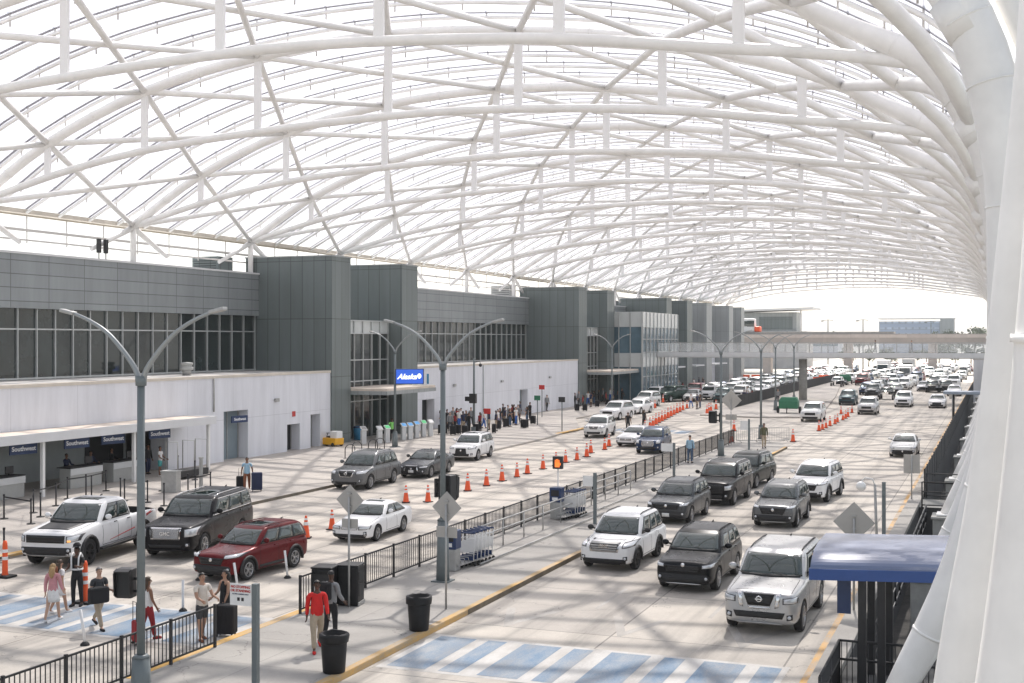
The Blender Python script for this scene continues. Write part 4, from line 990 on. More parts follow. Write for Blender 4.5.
lampB = lamp_proto(1.87); lampB.location = (-15.75,34.4,.13); lampB['label'] = 'grey two armed street lamp on the median by the near luggage carts'
for px, X, lab in ((721,-16.3,'grey two armed street lamp near the far end of the median fence'),(761,-16.3,'grey two armed street lamp behind the crowd barrier at the median end')):
    y = -X/math.tan(YAW-math.atan((px-512)/F)); copy_tree(lampA, loc=(X,y,.13), label=lab)
for px, X, lab in ((775.5,-21.6,'grey two armed street lamp on the traffic island by the green trailer'),(794,-21.5,'grey two armed street lamp on the island under the footbridge'),(395,-38.6,'grey two armed street lamp on the sidewalk bearing the blue sign'),(612,-37.6,'grey two armed street lamp on the sidewalk by the glazed entrance')):
    y = -X/math.tan(YAW-math.atan((px-512)/F)); o = copy_tree(lampA, loc=(X,y,.13), label=lab)
# extra far lamps behind the footbridge, on the far deck
for px, Y, lab in ((828,300,'thin distant lamp post left of the tall one over the guideway'),(863,300,'thin distant lamp post rising above the guideway, right of centre'),(931,330,'thin distant lamp post in front of the blue block')):
    X = -Y*math.tan(YAW-math.atan((px-512)/F)); t = thing('distant_lamp', lab, 'lamp post', (X,Y,0), 0)
    b = MB(); b.tube([(0,0,0),(0,0,12.2)],[.16,.11],8); b.build('pole','post_grey',t)
    b = MB(); b.tube([(-1.2,0,12.1),(0,0,12.3),(1.2,0,12.1)],.07,6); b.box((-1.3,0,12.0),(.6,.4,.25)); b.build('lamp_arm','post_grey',t)
def signal(loc, rz, label, name='pedestrian_signal', lit=False):
    t = thing(name, label, 'signal', loc, rz)
    b = MB(); b.box((0,0,0),(.46,.34,.80)); b.build('housing','blackmetal',t,bevel=.03)
    b = MB(); b.slab([(-.21,-.17,.39),(.21,-.17,.39),(.21,-.36,.34),(-.21,-.36,.34)],(0,0,.02)); b.slab([(-.23,-.17,.38),(-.23,-.34,.30),(-.23,-.30,-.30),(-.23,-.17,-.38)],(.02,0,0)); b.slab([(.21,-.17,.38),(.21,-.34,.30),(.21,-.30,-.30),(.21,-.17,-.38)],(.02,0,0)); b.build('visor','blackmetal',t)
    b = MB(); b.tube([(.20,0,.12),(.40,0,.12)],.04,8); b.tube([(.20,0,-.22),(.40,0,-.22)],.04,8); b.b2(.37,.45,-.06,.06,-.32,.26); b.build('bracket','blackmetal',t)
    b = MB(); b.b2(-.17,.17,-.176,-.168,-.30,.32); b.build('lens','dark',t)
    return t
o = signal((-16.0-.36,20.4,2.60), R(14), 'black pedestrian signal on the nearest tall lamp post'); o.scale = (.74,.74,.74)
signal((-15.75-.50,34.4,3.0), R(180-10), 'black pedestrian signal on the lamp post behind the diamond sign').location = (-15.75+.0,34.4+.33,2.95)
y3 = 16.3/math.tan(YAW-math.atan((721-512)/F))
signal((-16.3-.5,y3,2.6), 0, 'black pedestrian signal on the lamp post near the fence end')
# ---------------------------------------------------------------- fence along the median
fy0, fy1 = 28.9, 88.0; FX = -17.45
def fence(label, y0, y1, skip=None):
    t = thing('median_fence', label, 'fence', (FX,y0,.13), 0)
    n = max(1, round((y1-y0)/1.85)); st = (y1-y0)/n
    for i in range(n+1):
        b = MB(); b.box((0,i*st,.52),(.06,.06,1.04)); b.build('post','blackmetal',t)
    for i in range(n):
        b = MB(); a = i*st+.03; e = (i+1)*st-.03
        b.b2(-.02,.02,a,e,.97,1.01); b.b2(-.02,.02,a,e,.10,.14)
        k = int((e-a)/.13)
        for j in range(1,k): y = a+(e-a)*j/k; b.b2(-.009,.009,y-.009,y+.009,.13,.98)
        b.build('picket_panel','blackmetal',t)
fence('black picket fence run at the lower left before the crosswalk', 16.5, 25.0)
fence('long black picket fence running down the median to its far end', fy0, fy1)
# ---------------------------------------------------------------- crowd barrier at the median end
def crowd_barrier(p, q, label):
    L_ = (q-p).length; t = thing('crowd_barrier', label, 'barrier', p, math.atan2(q.y-p.y,q.x-p.x), 'steel crowd barriers at the median end')
    b = MB(); b.tube([(0,0,.15),(0,0,1.05),(L_-.06,0,1.05),(L_-.06,0,.15),(0,0,.15)],.024,6); b.build('frame','galv',t)
    b = MB(); n = int(L_/.14)
    for i in range(1,n): b.tube([(L_*i/n,0,.16),(L_*i/n,0,1.04)],.009,5)
    b.build('bars','galv',t)
    for xx in (.3,L_-.36):
        b = MB(); b.tube([(xx,-.3,.02),(xx,0,.17),(xx,.3,.02)],.02,6); b.build('foot','galv',t)
A, B_, C_ = W(734,443,.13), W(762,443,.13), W(789,442,.13)
crowd_barrier(A+Vector((.1,.4,0)), B_+Vector((-.05,.4,0)), 'grey steel crowd barrier across the median end, left one beside the lamp post')
crowd_barrier(B_+Vector((.1,.4,0)), C_+Vector((0,.4,0)), 'grey steel crowd barrier across the median end, right one by the lone cone')
# ---------------------------------------------------------------- signs seen from behind
def back_sign(name, base, height, kind, size, label, plate=None, rz=0, face='sign_back'):
    t = thing(name, label, 'sign', base, rz)
    b = MB(); b.tube([(0,0,0),(0,0,height+(size*.2 if kind == 'diamond' else size[1]*.5))],.032,8); b.build('pole','galv',t)
    b = MB()
    if kind == 'diamond': b.slab([(0,.05,height-size),(size,.05,height),(0,.05,height+size),(-size,.05,height)],(0,.012,0))
    else: b.b2(-size[0]/2,size[0]/2,.045,.06,height-size[1]/2,height+size[1]/2)
    b.build('sign_plate',face,t,bevel=.004)
    b = MB()
    for dz in (-.18,.18): b.box((0,.02,height+dz),(.12,.07,.04))
    b.build('clamp','galv',t)
    if plate: b = MB(); b.b2(-plate[0]/2,plate[0]/2,.045,.058,plate[2]-plate[1]/2,plate[2]+plate[1]/2); b.build('lower_plate',face,t)
    return t
back_sign('diamond_sign', W(349,607,.13), 2.95, 'diamond', .43, 'back of a grey diamond sign with small plate, left, by the black bins', (.50,.26,2.30))
back_sign('diamond_sign', W(446,609,.13), 2.78, 'diamond', .44, 'back of a grey diamond sign with small plate before the near luggage carts', (.62,.30,2.10))
p = W(731,444,.13); back_sign('diamond_sign', p, 3.1, 'diamond', .75, 'back of a pale diamond sign at the far end of the median', (.8,.4,1.9))
back_sign('diamond_sign', (-3.62,34.8,.14), 2.38, 'diamond', .56, 'back of a grey diamond sign just behind the blue awning')
back_sign('rectangular_sign', (-3.65,60.0,.14), 1.62, 'rect', (.72,.86), 'back of a grey rectangular sign on the right kerb before the lone sedan')
back_sign('rectangular_sign', (-3.7,118,.14), 2.4, 'rect', (.5,.7), 'back of a small grey sign on the far right kerb')
def plate_post(base, h, label, sx, size, z, postw=.12):
    t = thing('parking_sign', label, 'sign', base)
    b = MB(); b.box((0,0,h/2),(postw,postw,h)); b.build('post','post_grey',t)
    b = MB(); b.b2(sx-size[0]/2,sx+size[0]/2,-.075,-.062,z-size[1]/2,z+size[1]/2); s = b.build('sign_plate','white',t)
    return t
t = plate_post((-14.35,22.0,.13), 2.3, 'white no stopping sign with red lettering on a square grey post', -.32, (.52,.45), 2.06)
lettering('NO STOPPING', .072, 'red', t, (-.32,-.08,2.22), (R(90),0,0), bold=.0015)
lettering('OR STANDING', .072, 'red', t, (-.32,-.08,2.14), (R(90),0,0), bold=.0015)
lettering('ACTIVE LOADING ONLY', .036, 'sign_blue', t, (-.32,-.08,2.07), (R(90),0,0))
b = MB(); b.b2(-.40,-.34,-.080,-.076,1.93,2.0); b.b2(-.30,-.24,-.080,-.076,1.93,2.0); b.build('tow_symbol','blackmetal',t)
plate_post(W(595,524,.13), 2.05, 'small white plate on a dark post left behind the white SUV', -.28, (.42,.42), 1.72)
plate_post(W(674,481,.13), 2.0, 'small white plate on a dark post left of the grey SUV row', -.36, (.62,.42), 1.75)
plate_post(W(749,455,.13), 2.3, 'pale plate on a dark post near the median end', -.3, (.5,.6), 1.9)
# ---------------------------------------------------------------- bins
def trash(base, label, bag=True):
    t = thing('trash_can', label, 'trash can', base, 0, 'round black trash cans on the median')
    b = MB(); b.lathe([(.001,0),(.235,.0),(.25,.03),(.295,.68),(.29,.69)],20); b.build('barrel','binblack',t)
    b = MB(); b.lathe([(.29,.66),(.325,.68),(.335,.80),(.32,.86),(.285,.86),(.275,.70)],20); b.build('rim','binblack',t)
    b = MB(); pr = [(.335,.70),(.34,.82),(.328,.873),(.27,.872),(.25,.62),(.01,.55)]; b.lathe(pr,20)
    if bag:
        for v in b.b.verts: v.co += Vector((random.uniform(-.012,.012),random.uniform(-.012,.012),random.uniform(-.015,.015)))
        b.build('bag','bag',t) if False else b.build('bag','binblack',t)
    return t
trash(W(334,672,.13), 'round black trash can with a loose bag rim nearest the camera')
trash(W(419,630,.13), 'round black trash can at the kerb beyond the nearest one')
def compactor(base, rz, label):
    base = Vector(base)
    t = thing('litter_bin', label, 'litter bin', base, rz, 'pair of black litter compactors'); t.scale = (.9,.9,.9)
    b = MB(); b.box((0,0,.62),(.66,.68,1.20)); b.build('cabinet','binblack',t,bevel=.05)
    b = MB(); b.box((0,0,1.235),(.70,.72,.06)); b.build('lid','binblack',t,bevel=.03)
    b = MB(); b.b2(-.24,.24,-.352,-.336,.80,1.05); b.build('hopper_door','plastic',t)
    b = MB(); b.b2(-.22,.22,-.35,-.338,.30,.68); b.build('notice','white' if rz < 1 else 'plastic',t)
    b = MB(); b.b2(-.30,.30,-.37,-.335,.02,.12); b.build('kick_plate','galv',t)
pc = W(318,611,.13); compactor((pc.x-.1,pc.y+.55,.13), R(10), 'black litter compactor with white notice, left of the pair by the fence'); compactor((pc.x+.40,pc.y+1.10,.13), R(100), 'black litter compactor, right of the pair beside the fence')
# ---------------------------------------------------------------- luggage carts
def cart_proto():
    t = thing('luggage_cart', 'x', 'luggage cart', (0,0,0))
    b = MB(); b.tube([(-.27,0,.18),(-.29,.08,1.0),(-.25,.12,1.06)],.017,6); b.tube([(.27,0,.18),(.29,.08,1.0),(.25,.12,1.06)],.017,6)
    for z in (.42,.66,.90): b.tube([(-.28,.02+.05*z,z),(.28,.02+.05*z,z)],.013,6)
    b.b2(-.26,.26,.035,.05,.45,.80); b.build('upright_frame','white',t)
    b = MB(); b.tube([(-.27,.12,1.06),(.27,.12,1.06)],.028,8); b.tube([(-.27,.12,1.06),(-.27,.02,1.10)],.026,6); b.tube([(.27,.12,1.06),(.27,.02,1.10)],.026,6); b.build('handle','sign_blue',t)
    b = MB(); b.slab([(-.30,.06,.17),(.30,.06,.17),(.17,-.92,.13),(-.17,-.92,.13)],(0,0,.03)); b.tube([(-.17,-.92,.16),(-.15,-.95,.32),(.15,-.95,.32),(.17,-.92,.16)],.016,6); b.build('deck','galv',t)
    b = MB(); b.b2(-.27,.27,-.05,.0,.20,.34); b.build('stop_panel','sign_blue',t)
    for x, y in ((-.29,.08),(.29,.08),(0,-.82)):
        b = MB(); b.tube([(x-.022,y,.075),(x+.022,y,.075)],.075,12); b.build('wheel','rubber',t)
    return t
cart = None
def cart_row(base, rz, n, where):
    global cart
    d = Vector((-math.sin(rz),math.cos(rz),0))
    for i in range(n):
        lab = 'white luggage cart with blue handle nested in the %s row' % where
        if cart is None: cart = cart_proto(); o = cart; o.location = base; o.rotation_euler = (0,0,rz); o['label'] = lab; o['group'] = 'luggage carts in the %s row' % where
        else: copy_tree(cart, loc=base+d*.27*i, rz=rz, label=lab, group='luggage carts in the %s row' % where)
pA = W(466,566,.13); cart_row(pA, R(-4), 6, 'nearer'); pB = W(569,518,.13); cart_row(pB, R(-4), 5, 'farther')
def dispenser(base, label):
    t = thing('cart_dispenser', label, 'dispenser', base, 0, 'cart dispensers at the head of the rows')
    b = MB(); b.box((0,0,.35),(.46,.42,.70)); b.build('pedestal','galv',t,bevel=.03)
    b = MB(); b.box((0,0,1.0),(.50,.46,.60)); b.build('cabinet','sign_blue',t,bevel=.03)
    b = MB(); b.b2(-.17,.17,-.237,-.228,.95,1.20); b.build('screen','plastic',t); b = MB(); b.b2(-.12,.12,-.237,-.228,.78,.90); b.build('notice','white',t)
dA = W(453,571,.13); dB = W(556,519,.13)
dispenser(dA+Vector((-.1,.1,0)), 'grey and blue cart dispenser behind the near lamp post'); dispenser(dB+Vector((0,.1,0)), 'grey and blue cart dispenser under the orange hand signal')
for p, n, lab in ((pA,13,'steel guide rails behind the nearer cart row'),(pB,10,'steel guide rails behind the farther cart row')):
    t = thing('cart_guide_rail', lab, 'guide rail', p+Vector((.0,.2,0)), R(-1))
    for x, z in ((-.45,.62),(-.45,.95),(.42,.06)):
        b = MB(); b.tube([(x,0,z),(x,n,z)],.028,6); b.build('rail','galv',t)
    for k in range(0,n+1,2):
        b = MB(); b.tube([(-.45,k,0),(-.45,k,.95)],.026,6); b.build('rail_post','galv',t)
t = thing('hand_signal', 'small black box on a thin pole showing a lit orange hand', 'signal', dB+Vector((0,.25,0)))
b = MB(); b.tube([(0,0,0),(0,0,2.05)],.025,8); b.build('pole','white',t)
b = MB(); b.box((0,0,2.3),(.42,.2,.52)); b.build('housing','blackmetal',t,bevel=.02)
M['hand'] = mat('lit_orange_hand', (.9,.25,.05), .5, emit=(1,.16,.02), es=.45)
b = MB(); b.b2(-.10,.10,-.112,-.104,2.12,2.32)
for i in range(4): b.b2(-.10+.054*i,-.062+.054*i,-.112,-.104,2.32,2.42+.03*(1 if i in (1,2) else 0))
b.b2(.10,.15,-.112,-.104,2.20,2.30); b.build('hand_symbol','hand',t)
# ---------------------------------------------------------------- cones
def cone_proto():
    t = thing('traffic_cone', 'x', 'traffic cone', (0,0,0))
    b = MB(); b.b2(-.19,.19,-.19,.19,0,.04); b.build('base','rubber',t,bevel=.01)
    b = MB(); b.lathe([(.155,.04),(.145,.05),(.045,.80),(.03,.83),(.001,.835)],16); b.build('shell','orange',t)
    for z0, z1 in ((.48,.60),(.67,.74)):
        r = lambda z: .145-(z-.05)*.1333+.003
        b = MB(); b.lathe([(r(z0),z0),(r(z1),z1)],16); b.build('white_band','reflect',t)
    return t
cone = cone_proto(); first = True
def cones(pts, label, group, sc=None):
    global first
    for px, py in pts:
        p = W(px,py); s = random.uniform(.93,1.07)*(sc or 1)
        o = cone if first else copy_tree(cone)
        first = False
        o.location = p; o.rotation_euler = (0,0,random.uniform(-.4,.4)); o['label'] = label; o['group'] = group; o.scale = (s,)*3
cones([(306,538),(332,529.5),(406,502.5),(428,502),(448,491),(467.7,490.8),(486.5,485.7),(502,481),(517,477),(527.4,473.7),(543,469),(556,465.5),(565.6,462.6),(577,460),(586.7,456.8),(590.8,453),(604.7,449.7),(609,446.4)],
      'orange traffic cone in the long line along the left road', 'cones in the long line along the left road')
cones([(645,431),(650,428.5),(653,426.5),(656,424.5),(659,422.7),(662,421.2),(665,419.5),(668,418),(671,416.4),(674,414.8),(677,413.2),(680,411.7),(683,410.2),(687,408.5)],
      'orange cone in the dense row behind the dark blue SUV', 'cones in the dense row behind the dark blue SUV', 1.15)
cones([(707,414.5),(709,413),(711,411.5),(716,409.3)], 'orange cone in the small cluster left of the median lamp post', 'cones clustered left of the lamp post', 1.15)
cones([(651,410),(655,408),(658,402.8),(663,402.5)], 'orange cone beside the dark green SUV at the terminal kerb', 'cones beside the dark green SUV', 1.1)
cones([(819,431),(822.5,429.6),(826,428),(830,426),(835,424),(837.5,422.3),(843,420),(845.6,418.6),(848,417),(841,414),(852,412.8)], 'orange cone in the short diagonal row on the right road', 'cones in the diagonal row on the right road')
cones([(793,441.8)], 'lone orange cone off the tip of the median', 'lone cones', 1.1); cones([(734,431)], 'orange cone on the road beyond the crowd barrier', 'lone cones', 1.2); cones([(731.5,443.5)], 'orange cone at the foot of the far diamond sign', 'lone cones', 1.1)
def channelizer(base, label, tilt=0, h=1.15):
    t = thing('channelizer', label, 'channelizer', base)
    b = MB(); b.b2(-.3,.3,-.22,.22,0,.07); b.build('base','rubber',t,bevel=.02)
    b = MB(); b.lathe([(.10,.07),(.09,.12),(.075,h-.1),(.05,h),(.001,h+.01)],14); b.build('tube','orange',t)
    for z in (.55,.78): b = MB(); b.lathe([(.092,z),(.090,z+.1)],14); b.build('white_band','reflect',t)
channelizer(W(5,577), 'tall orange channelizer on a black base at the left edge')
channelizer(W(85,603), 'orange channelizer standing in front of the traffic officer', h=1.2)
def delineator(base, ax, ay, label):
    t = thing('lane_delineator', label, 'lane post', base, 0, 'white lane posts bent by traffic')
    b = MB(); b.lathe([(.001,.09),(.06,.08),(.11,.03),(.12,0)],12); b.build('base','rubber',t)
    b = MB(); b.tube([(0,0,.07),(ax*.5,ay*.5,.48),(ax,ay,.86)],.036,8); b.build('post','reflect',t)
for (px,py), a, lab in (((85,645),(-.14,0),'leaning white lane post on the near edge of the left crosswalk'),((183,611),(0,0),'upright white lane post beside the man in the white shirt'),((199,580),(-.15,0),'leaning white lane post at the front of the long black SUV'),((238,592),(-.14,0),'leaning white lane post before the red SUV nose'),((287.5,578),(-.10,0),'leaning white lane post by the red SUV rear wheel')):
    delineator(W(px,py), *a, lab)
# ---------------------------------------------------------------- sidewalk furniture
def info_kiosk(p, label, tip):
    t = thing('self_service_kiosk', label, 'kiosk', p, R(62), 'kiosks in front of the entrance')
    b = MB(); b.b2(-.19,.19,-.12,.12,0,.98); b.build('pedestal','counter_white',t,bevel=.03)
    b = MB(); b.box((0,-.02,1.10),(.46,.10,.40),rx=R(-50)); b.build('head','white',t,bevel=.02)
    b = MB(); b.box((0,-.065,1.14),(.36,.02,.28),rx=R(-50)); b.build('screen',tip,t)
M['screen_g'] = mat('kiosk_green_screen', (.10,.40,.16), .3, emit=(.1,.5,.2), es=.3); M['screen_b'] = mat('kiosk_blue_screen', (.08,.25,.45), .3, emit=(.1,.3,.6), es=.3)
for i, (px,py,tp) in enumerate(((363.5,444,'galv'),(379.5,443.5,'white'),(387,442.5,'screen_g'),(403.5,440,'screen_b'),(410,439.5,'screen_b'),(416.5,437.8,'screen_b'),(423.5,436.6,'screen_g'),(430.5,436,'white'))):
    info_kiosk(W(px,py,.13), ['grey kiosk beside the blue bin at the entrance','pale kiosk second from the blue bin','kiosk with green screen by the worker in the green vest','kiosk right of the blue sign post, first of three with blue screens','kiosk with blue screen, middle of the three','kiosk with blue screen, right of the three','kiosk with green screen near the lamp post','last pale kiosk, hidden beside the lamp post'][i], tp)
t = thing('blue_bin', 'round blue bin beside the entrance doors', 'bin', W(358,440,.13)); b = MB(); b.lathe([(.001,0),(.3,0),(.36,.95),(.30,1.0),(.001,1.05)],16); b.build('drum','blue_plastic',t); b = MB(); b.lathe([(.37,.9),(.38,.98),(.31,1.02)],16); b.build('rim','sign_blue',t)
t = thing('floor_sweeper', 'yellow ride on sweeper with white box by the first slate tower', 'sweeper', W(333,446,.13), R(75)); t.scale = (.8,.8,.8)
b = MB(); b.prism([(-.55,-.8),(.55,-.8),(.6,.3),(.5,.9),(-.5,.9),(-.6,.3)],.14,.72); b.build('body','yellow',t,bevel=.06)
b = MB(); b.box((.05,-.35,1.0),(.75,.8,.62)); b.build('white_tank','white',t,bevel=.04)
b = MB(); b.box((0,.25,.80),(.5,.45,.12)); b.box((0,.05,1.02),(.5,.1,.45)); b.build('seat','plastic',t,bevel=.02)
b = MB(); b.tube([(0,.8,.7),(0,.62,1.08)],.03,8); b.lathe([(.16,-.015),(.18,0),(.16,.015)],14,0,(0,.60,1.10)); b.build('steering_wheel','plastic',t)
for x, y in ((-.5,-.5),(.5,-.5),(0,.75)): b = MB(); b.tube([(x-.08,y,.17),(x+.08,y,.17)],.17,14); b.build('wheel','rubber',t)
for i, (px,py) in enumerate(((350,458),(357,455),(373,452.5),(380,451))):
    t = thing('bike_rack', 'dark hoop bike rack behind the grey SUV at the entrance', 'bike rack', W(px,py,.13), R(70), 'hoop bike racks'); b = MB(); P = [(-.4,0,0),(-.4,0,.55)]+[(-.4*math.cos(R(a)),0,.55+.3*math.sin(R(a))) for a in range(20,180,20)]+[(.4,0,.55),(.4,0,0)]; b.tube(P,.03,8); b.build('hoop','blackmetal',t); b = MB(); b.b2(-.5,-.3,-.08,.08,0,.012); b.build('foot_plate','blackmetal',t)
# blue backlit sign on the sidewalk lamp
lx = -38.6; ly = 38.6/math.tan(YAW-math.atan((395-512)/F))
t = thing('airline_sign', 'backlit blue sign with white airline script on the sidewalk lamp post', 'sign', (lx+1.12,ly,5.0), R(26))
b = MB(); b.box((0,0,0),(1.95,.30,1.05)); b.build('cabinet','sign_blue',t,bevel=.02)
b = MB(); b.b2(-.92,.92,-.168,-.152,-.48,.48); b.build('face','pylon_blue',t)
lettering('Alaska', .50, 'pylon_text', t, (-.18,-.172,-.02), (R(90),0,0), shear=.35, bold=.012)
b = MB(); b.ball((.66,-.17,.03),.15,(.9,.06,1.15),12,8); b.build('face_emblem','pylon_text',t)
b = MB(); b.box((-1.0,0,.3),(.12,.06,.06)); b.box((-1.0,0,-.3),(.12,.06,.06)); b.build('bracket','post_grey',t)
t = thing('door_number_sign', 'blue and white door number standing on the entrance canopy edge', 'sign', (-41.2,86.2,4.02), R(30))
lettering('N1', 1.05, 'blue_plastic', t, (0,-.04,.44), (R(90),0,0), bold=.03, depth=.05); b = MB(); b.b2(-.8,.8,-.05,.05,0,.06); b.build('plinth','white',t)
# camera pole and short posts
t = thing('camera_pole', 'slate pole with dome camera and black signal box by the waiting crowd', 'camera pole', W(474,433,.13))
b = MB(); b.b2(-.18,.18,-.18,.18,0,.5); b.tube([(0,0,.4),(0,0,5.9)],[.10,.08],8); b.build('pole','post_grey',t)
b = MB(); b.tube([(0,0,5.6),(.5,0,5.7),(.55,0,5.45)],.035,6); b.ball((.55,0,5.38),.14,(1,1,1),10,6); b.build('dome_camera','blackmetal',t)
b = MB(); b.box((.0,-.2,2.75),(.55,.3,.75)); b.box((-.5,0,2.7),(.45,.3,.35)); b.build('signal_box','blackmetal',t)
for (px,py), h, m, lab in (((562,431),2.6,'blackmetal','grey post with small black hood on the sidewalk'),((487.5,435),1.9,'red','grey post with small red flag sign by the crowd'),((537.5,425),2.4,'green_paint','grey post with green sign near the luggage'),((542,417),2.9,'red','dark post with stacked red signs near the luggage')):
    t = thing('sidewalk_post', lab, 'post', W(px,py,.13)); b = MB(); b.tube([(0,0,0),(0,0,h)],.045,8); b.build('pole','post_grey',t)
    b = MB(); b.box((0,-.06,h-.05),(.55,.06,.42)); b.build('sign_plate',m,t)
t = thing('grey_pillar', 'grey square post between the belt posts before the canopy', 'post', W(201,494,.13)); b = MB(); b.box((0,0,.85),(.13,.13,1.7)); b.build('post','galv',t); b = MB(); b.box((0,0,1.73),(.17,.17,.07)); b.build('cap','galv',t)
t = thing('grey_cabinet', 'low grey cabinet at the end of the belt posts', 'cabinet', W(171,492,.13), R(8)); b = MB(); b.box((0,0,.5),(.8,.5,1.0)); b.build('cabinet','galv',t,bevel=.02); b = MB(); b.box((0,0,1.02),(.86,.56,.04)); b.build('top','counter',t)
# baggage belt and trolley frame under the canopy end
t = thing('baggage_scale', 'steel baggage scale with raised hoop rails at the canopy end', 'baggage scale', W(186,478,.13), R(85))
b = MB(); b.box((0,0,.3),(2.6,.9,.35)); b.build('platform','blackmetal',t,bevel=.02); 
for x in (-1.1,.2,1.2): b = MB(); b.tube([(x,-.4,.4),(x,-.4,2.0),(x,.4,2.0),(x,.4,.4)],.03,6); b.build('hoop','galv',t)
# ---------------------------------------------------------------- awning, landing and dark rails on the right
st = MB(); st.b2(-3.245,2.0,23.5,30.2,-.25,-.012); struct(st.build('stair_landing','pit_wall'))
t = thing('blue_awning', 'glossy blue barrel awning on dark posts at the right kerb', 'awning', (-3.62,26.25,0))
def skew(b):
    for v in b.b.verts: v.co.y += .24*v.co.x
b = MB(); P = []
for k in range(13): a = R(90*k/12); P.append((0.05+1.5*(1-math.cos(a)),2.70+.40*math.sin(a)))
P2 = [(y,z-.03) for y,z in P]
x0, x1 = 0, 3.6
for i in range(len(P)-1):
    b.quad([(x0,*P[i]),(x1,*P[i]),(x1,*P[i+1]),(x0,*P[i+1])],0,True)
b.quad([(x0,P[-1][0],P[-1][1]),(x1,P[-1][0],P[-1][1]),(x1,2.6,3.10),(x0,2.6,3.10)])
for xx in (x0,x1):
    vs = [b.b.verts.new((xx,y,z)) for y,z in P]+[b.b.verts.new((xx,2.6,3.10)),b.b.verts.new((xx,2.6,2.72))]; b._face(vs)
skew(b); b.build('fabric','awning',t)
b = MB(); b.b2(x0-.02,x1+.02,0,.04,2.50,2.73); b.b2(x0-.025,x0+.01,0.05,2.6,2.50,2.73); skew(b); b.build('valance','awning_edge',t)
for x in (1.0,1.38): 
    for y in (.35,2.35): b = MB(); b.b2(x-.08,x+.08,y-.08,y+.08,-.01,2.75); skew(b); b.build('post','blackmetal',t)
for k in range(3): b = MB(); b.tube([(x0+.1+1.25*k,y+.01,z-.03) for y,z in P],.02,5); skew(b); b.build('hoop_rib','blackmetal',t)
t = thing('hanging_banner', 'narrow navy banner hanging below the awning at its kerb side', 'banner', (-3.0,26.9,1.72)); b = MB(); b.b2(-.14,.14,-.02,.02,0,.78); b.build('cloth','sign_blue',t); b = MB(); b.tube([(-.16,0,.79),(.16,0,.79)],.015,6); b.build('rod','blackmetal',t)
def rail_fence(name, label, pts, h=1.1, mesh=True, z=0):
    t = thing(name, label, 'railing', (0,0,0))
    for a, c in zip(pts, pts[1:]):
        a = Vector((*a,z)); c = Vector((*c,z)); L_ = (c-a).length; n = max(1,round(L_/1.8))
        for i in range(n+1): p = a.lerp(c,i/n); b = MB(); b.tube([p,p+Vector((0,0,h))],.035,6); b.build('post','blackmetal',t)
        b = MB()
        for zz in (h,h*.62,.12): b.tube([a+Vector((0,0,zz)),c+Vector((0,0,zz))],.028,6)
        b.build('rail','blackmetal',t)
        if mesh:
            b = MB(); m = int(L_/.11)
            for i in range(m): p = a.lerp(c,(i+.5)/m); b.tube([p+Vector((0,0,.12)),p+Vector((0,0,h))],.010,4)
            b.build('infill_bars','blackmetal',t)
rail_fence('stair_railing', 'black gate and railing below the blue awning', [(-3.15,24.2),(-3.15,27.3),(-.6,27.3)], 1.05)
rail_fence('stair_railing', 'black railing crossing in front of the awning posts', [(-3.15,24.1),(-.8,24.1)], .95)
rail_fence('pit_railing', 'dark pipe rail along the trench between the awning and the platform', [(-2.9,31),(-2.9,57.6)], .9, False, -.7)
rail_fence('platform_railing', 'dark loop railing at the front of the small platform on the right', [(-3.1,58.2),(-1.0,58.2)], 1.15, False)
rail_fence('platform_railing', 'dark loop railing at the rear of the small platform on the right', [(-3.1,61.9),(-1.2,61.9)], 1.15, False)
# solid dark barrier on the far right kerb
t = thing('dark_barrier', 'long dark screen fence along the right kerb beyond the platform', 'fence', (-3.2,62.2,.0))
for i in range(58):
    b = MB(); b.b2(-.03,.03,i*2.4,i*2.4+.06,0,1.35); b.build('post','blackmetal',t)
    b = MB(); b.b2(-.012,.012,i*2.4+.06,i*2.4+2.4,.05,1.30); b.build('screen_panel','pit_wall',t)
# pole with dome camera at the right
t = thing('camera_post', 'pair of slate posts with a white dome camera on a curved arm, right kerb', 'camera post', (-3.55,43.6,.14))
b = MB(); b.b2(-.06,.06,-.06,.06,0,2.55); b.build('post','post_grey',t); b = MB(); b.tube([(-.22,0,0),(-.30,.1,2.45)],.05,6); b.build('conduit_post','galv',t)
b = MB(); b.tube([(-.30,.1,2.40),(-.38,.1,2.62),(-.62,.1,2.66),(-.74,.1,2.52)],.025,6); b.ball((-.76,.1,2.36),.17,(1,1,1),14,10); b.build('globe','white',t)
t = thing('blue_canopy', 'small flat blue canopy far along the right fence', 'canopy', (-2.2,112,0)); b = MB(); b.b2(-2.0,1.6,-1.2,1.2,2.9,3.15); b.build('roof','hotel',t,bevel=.05)
for x in (-1.2,1.0): b = MB(); b.tube([(x,0,0),(x,0,2.9)],.09,8); b.build('post','blackmetal',t)
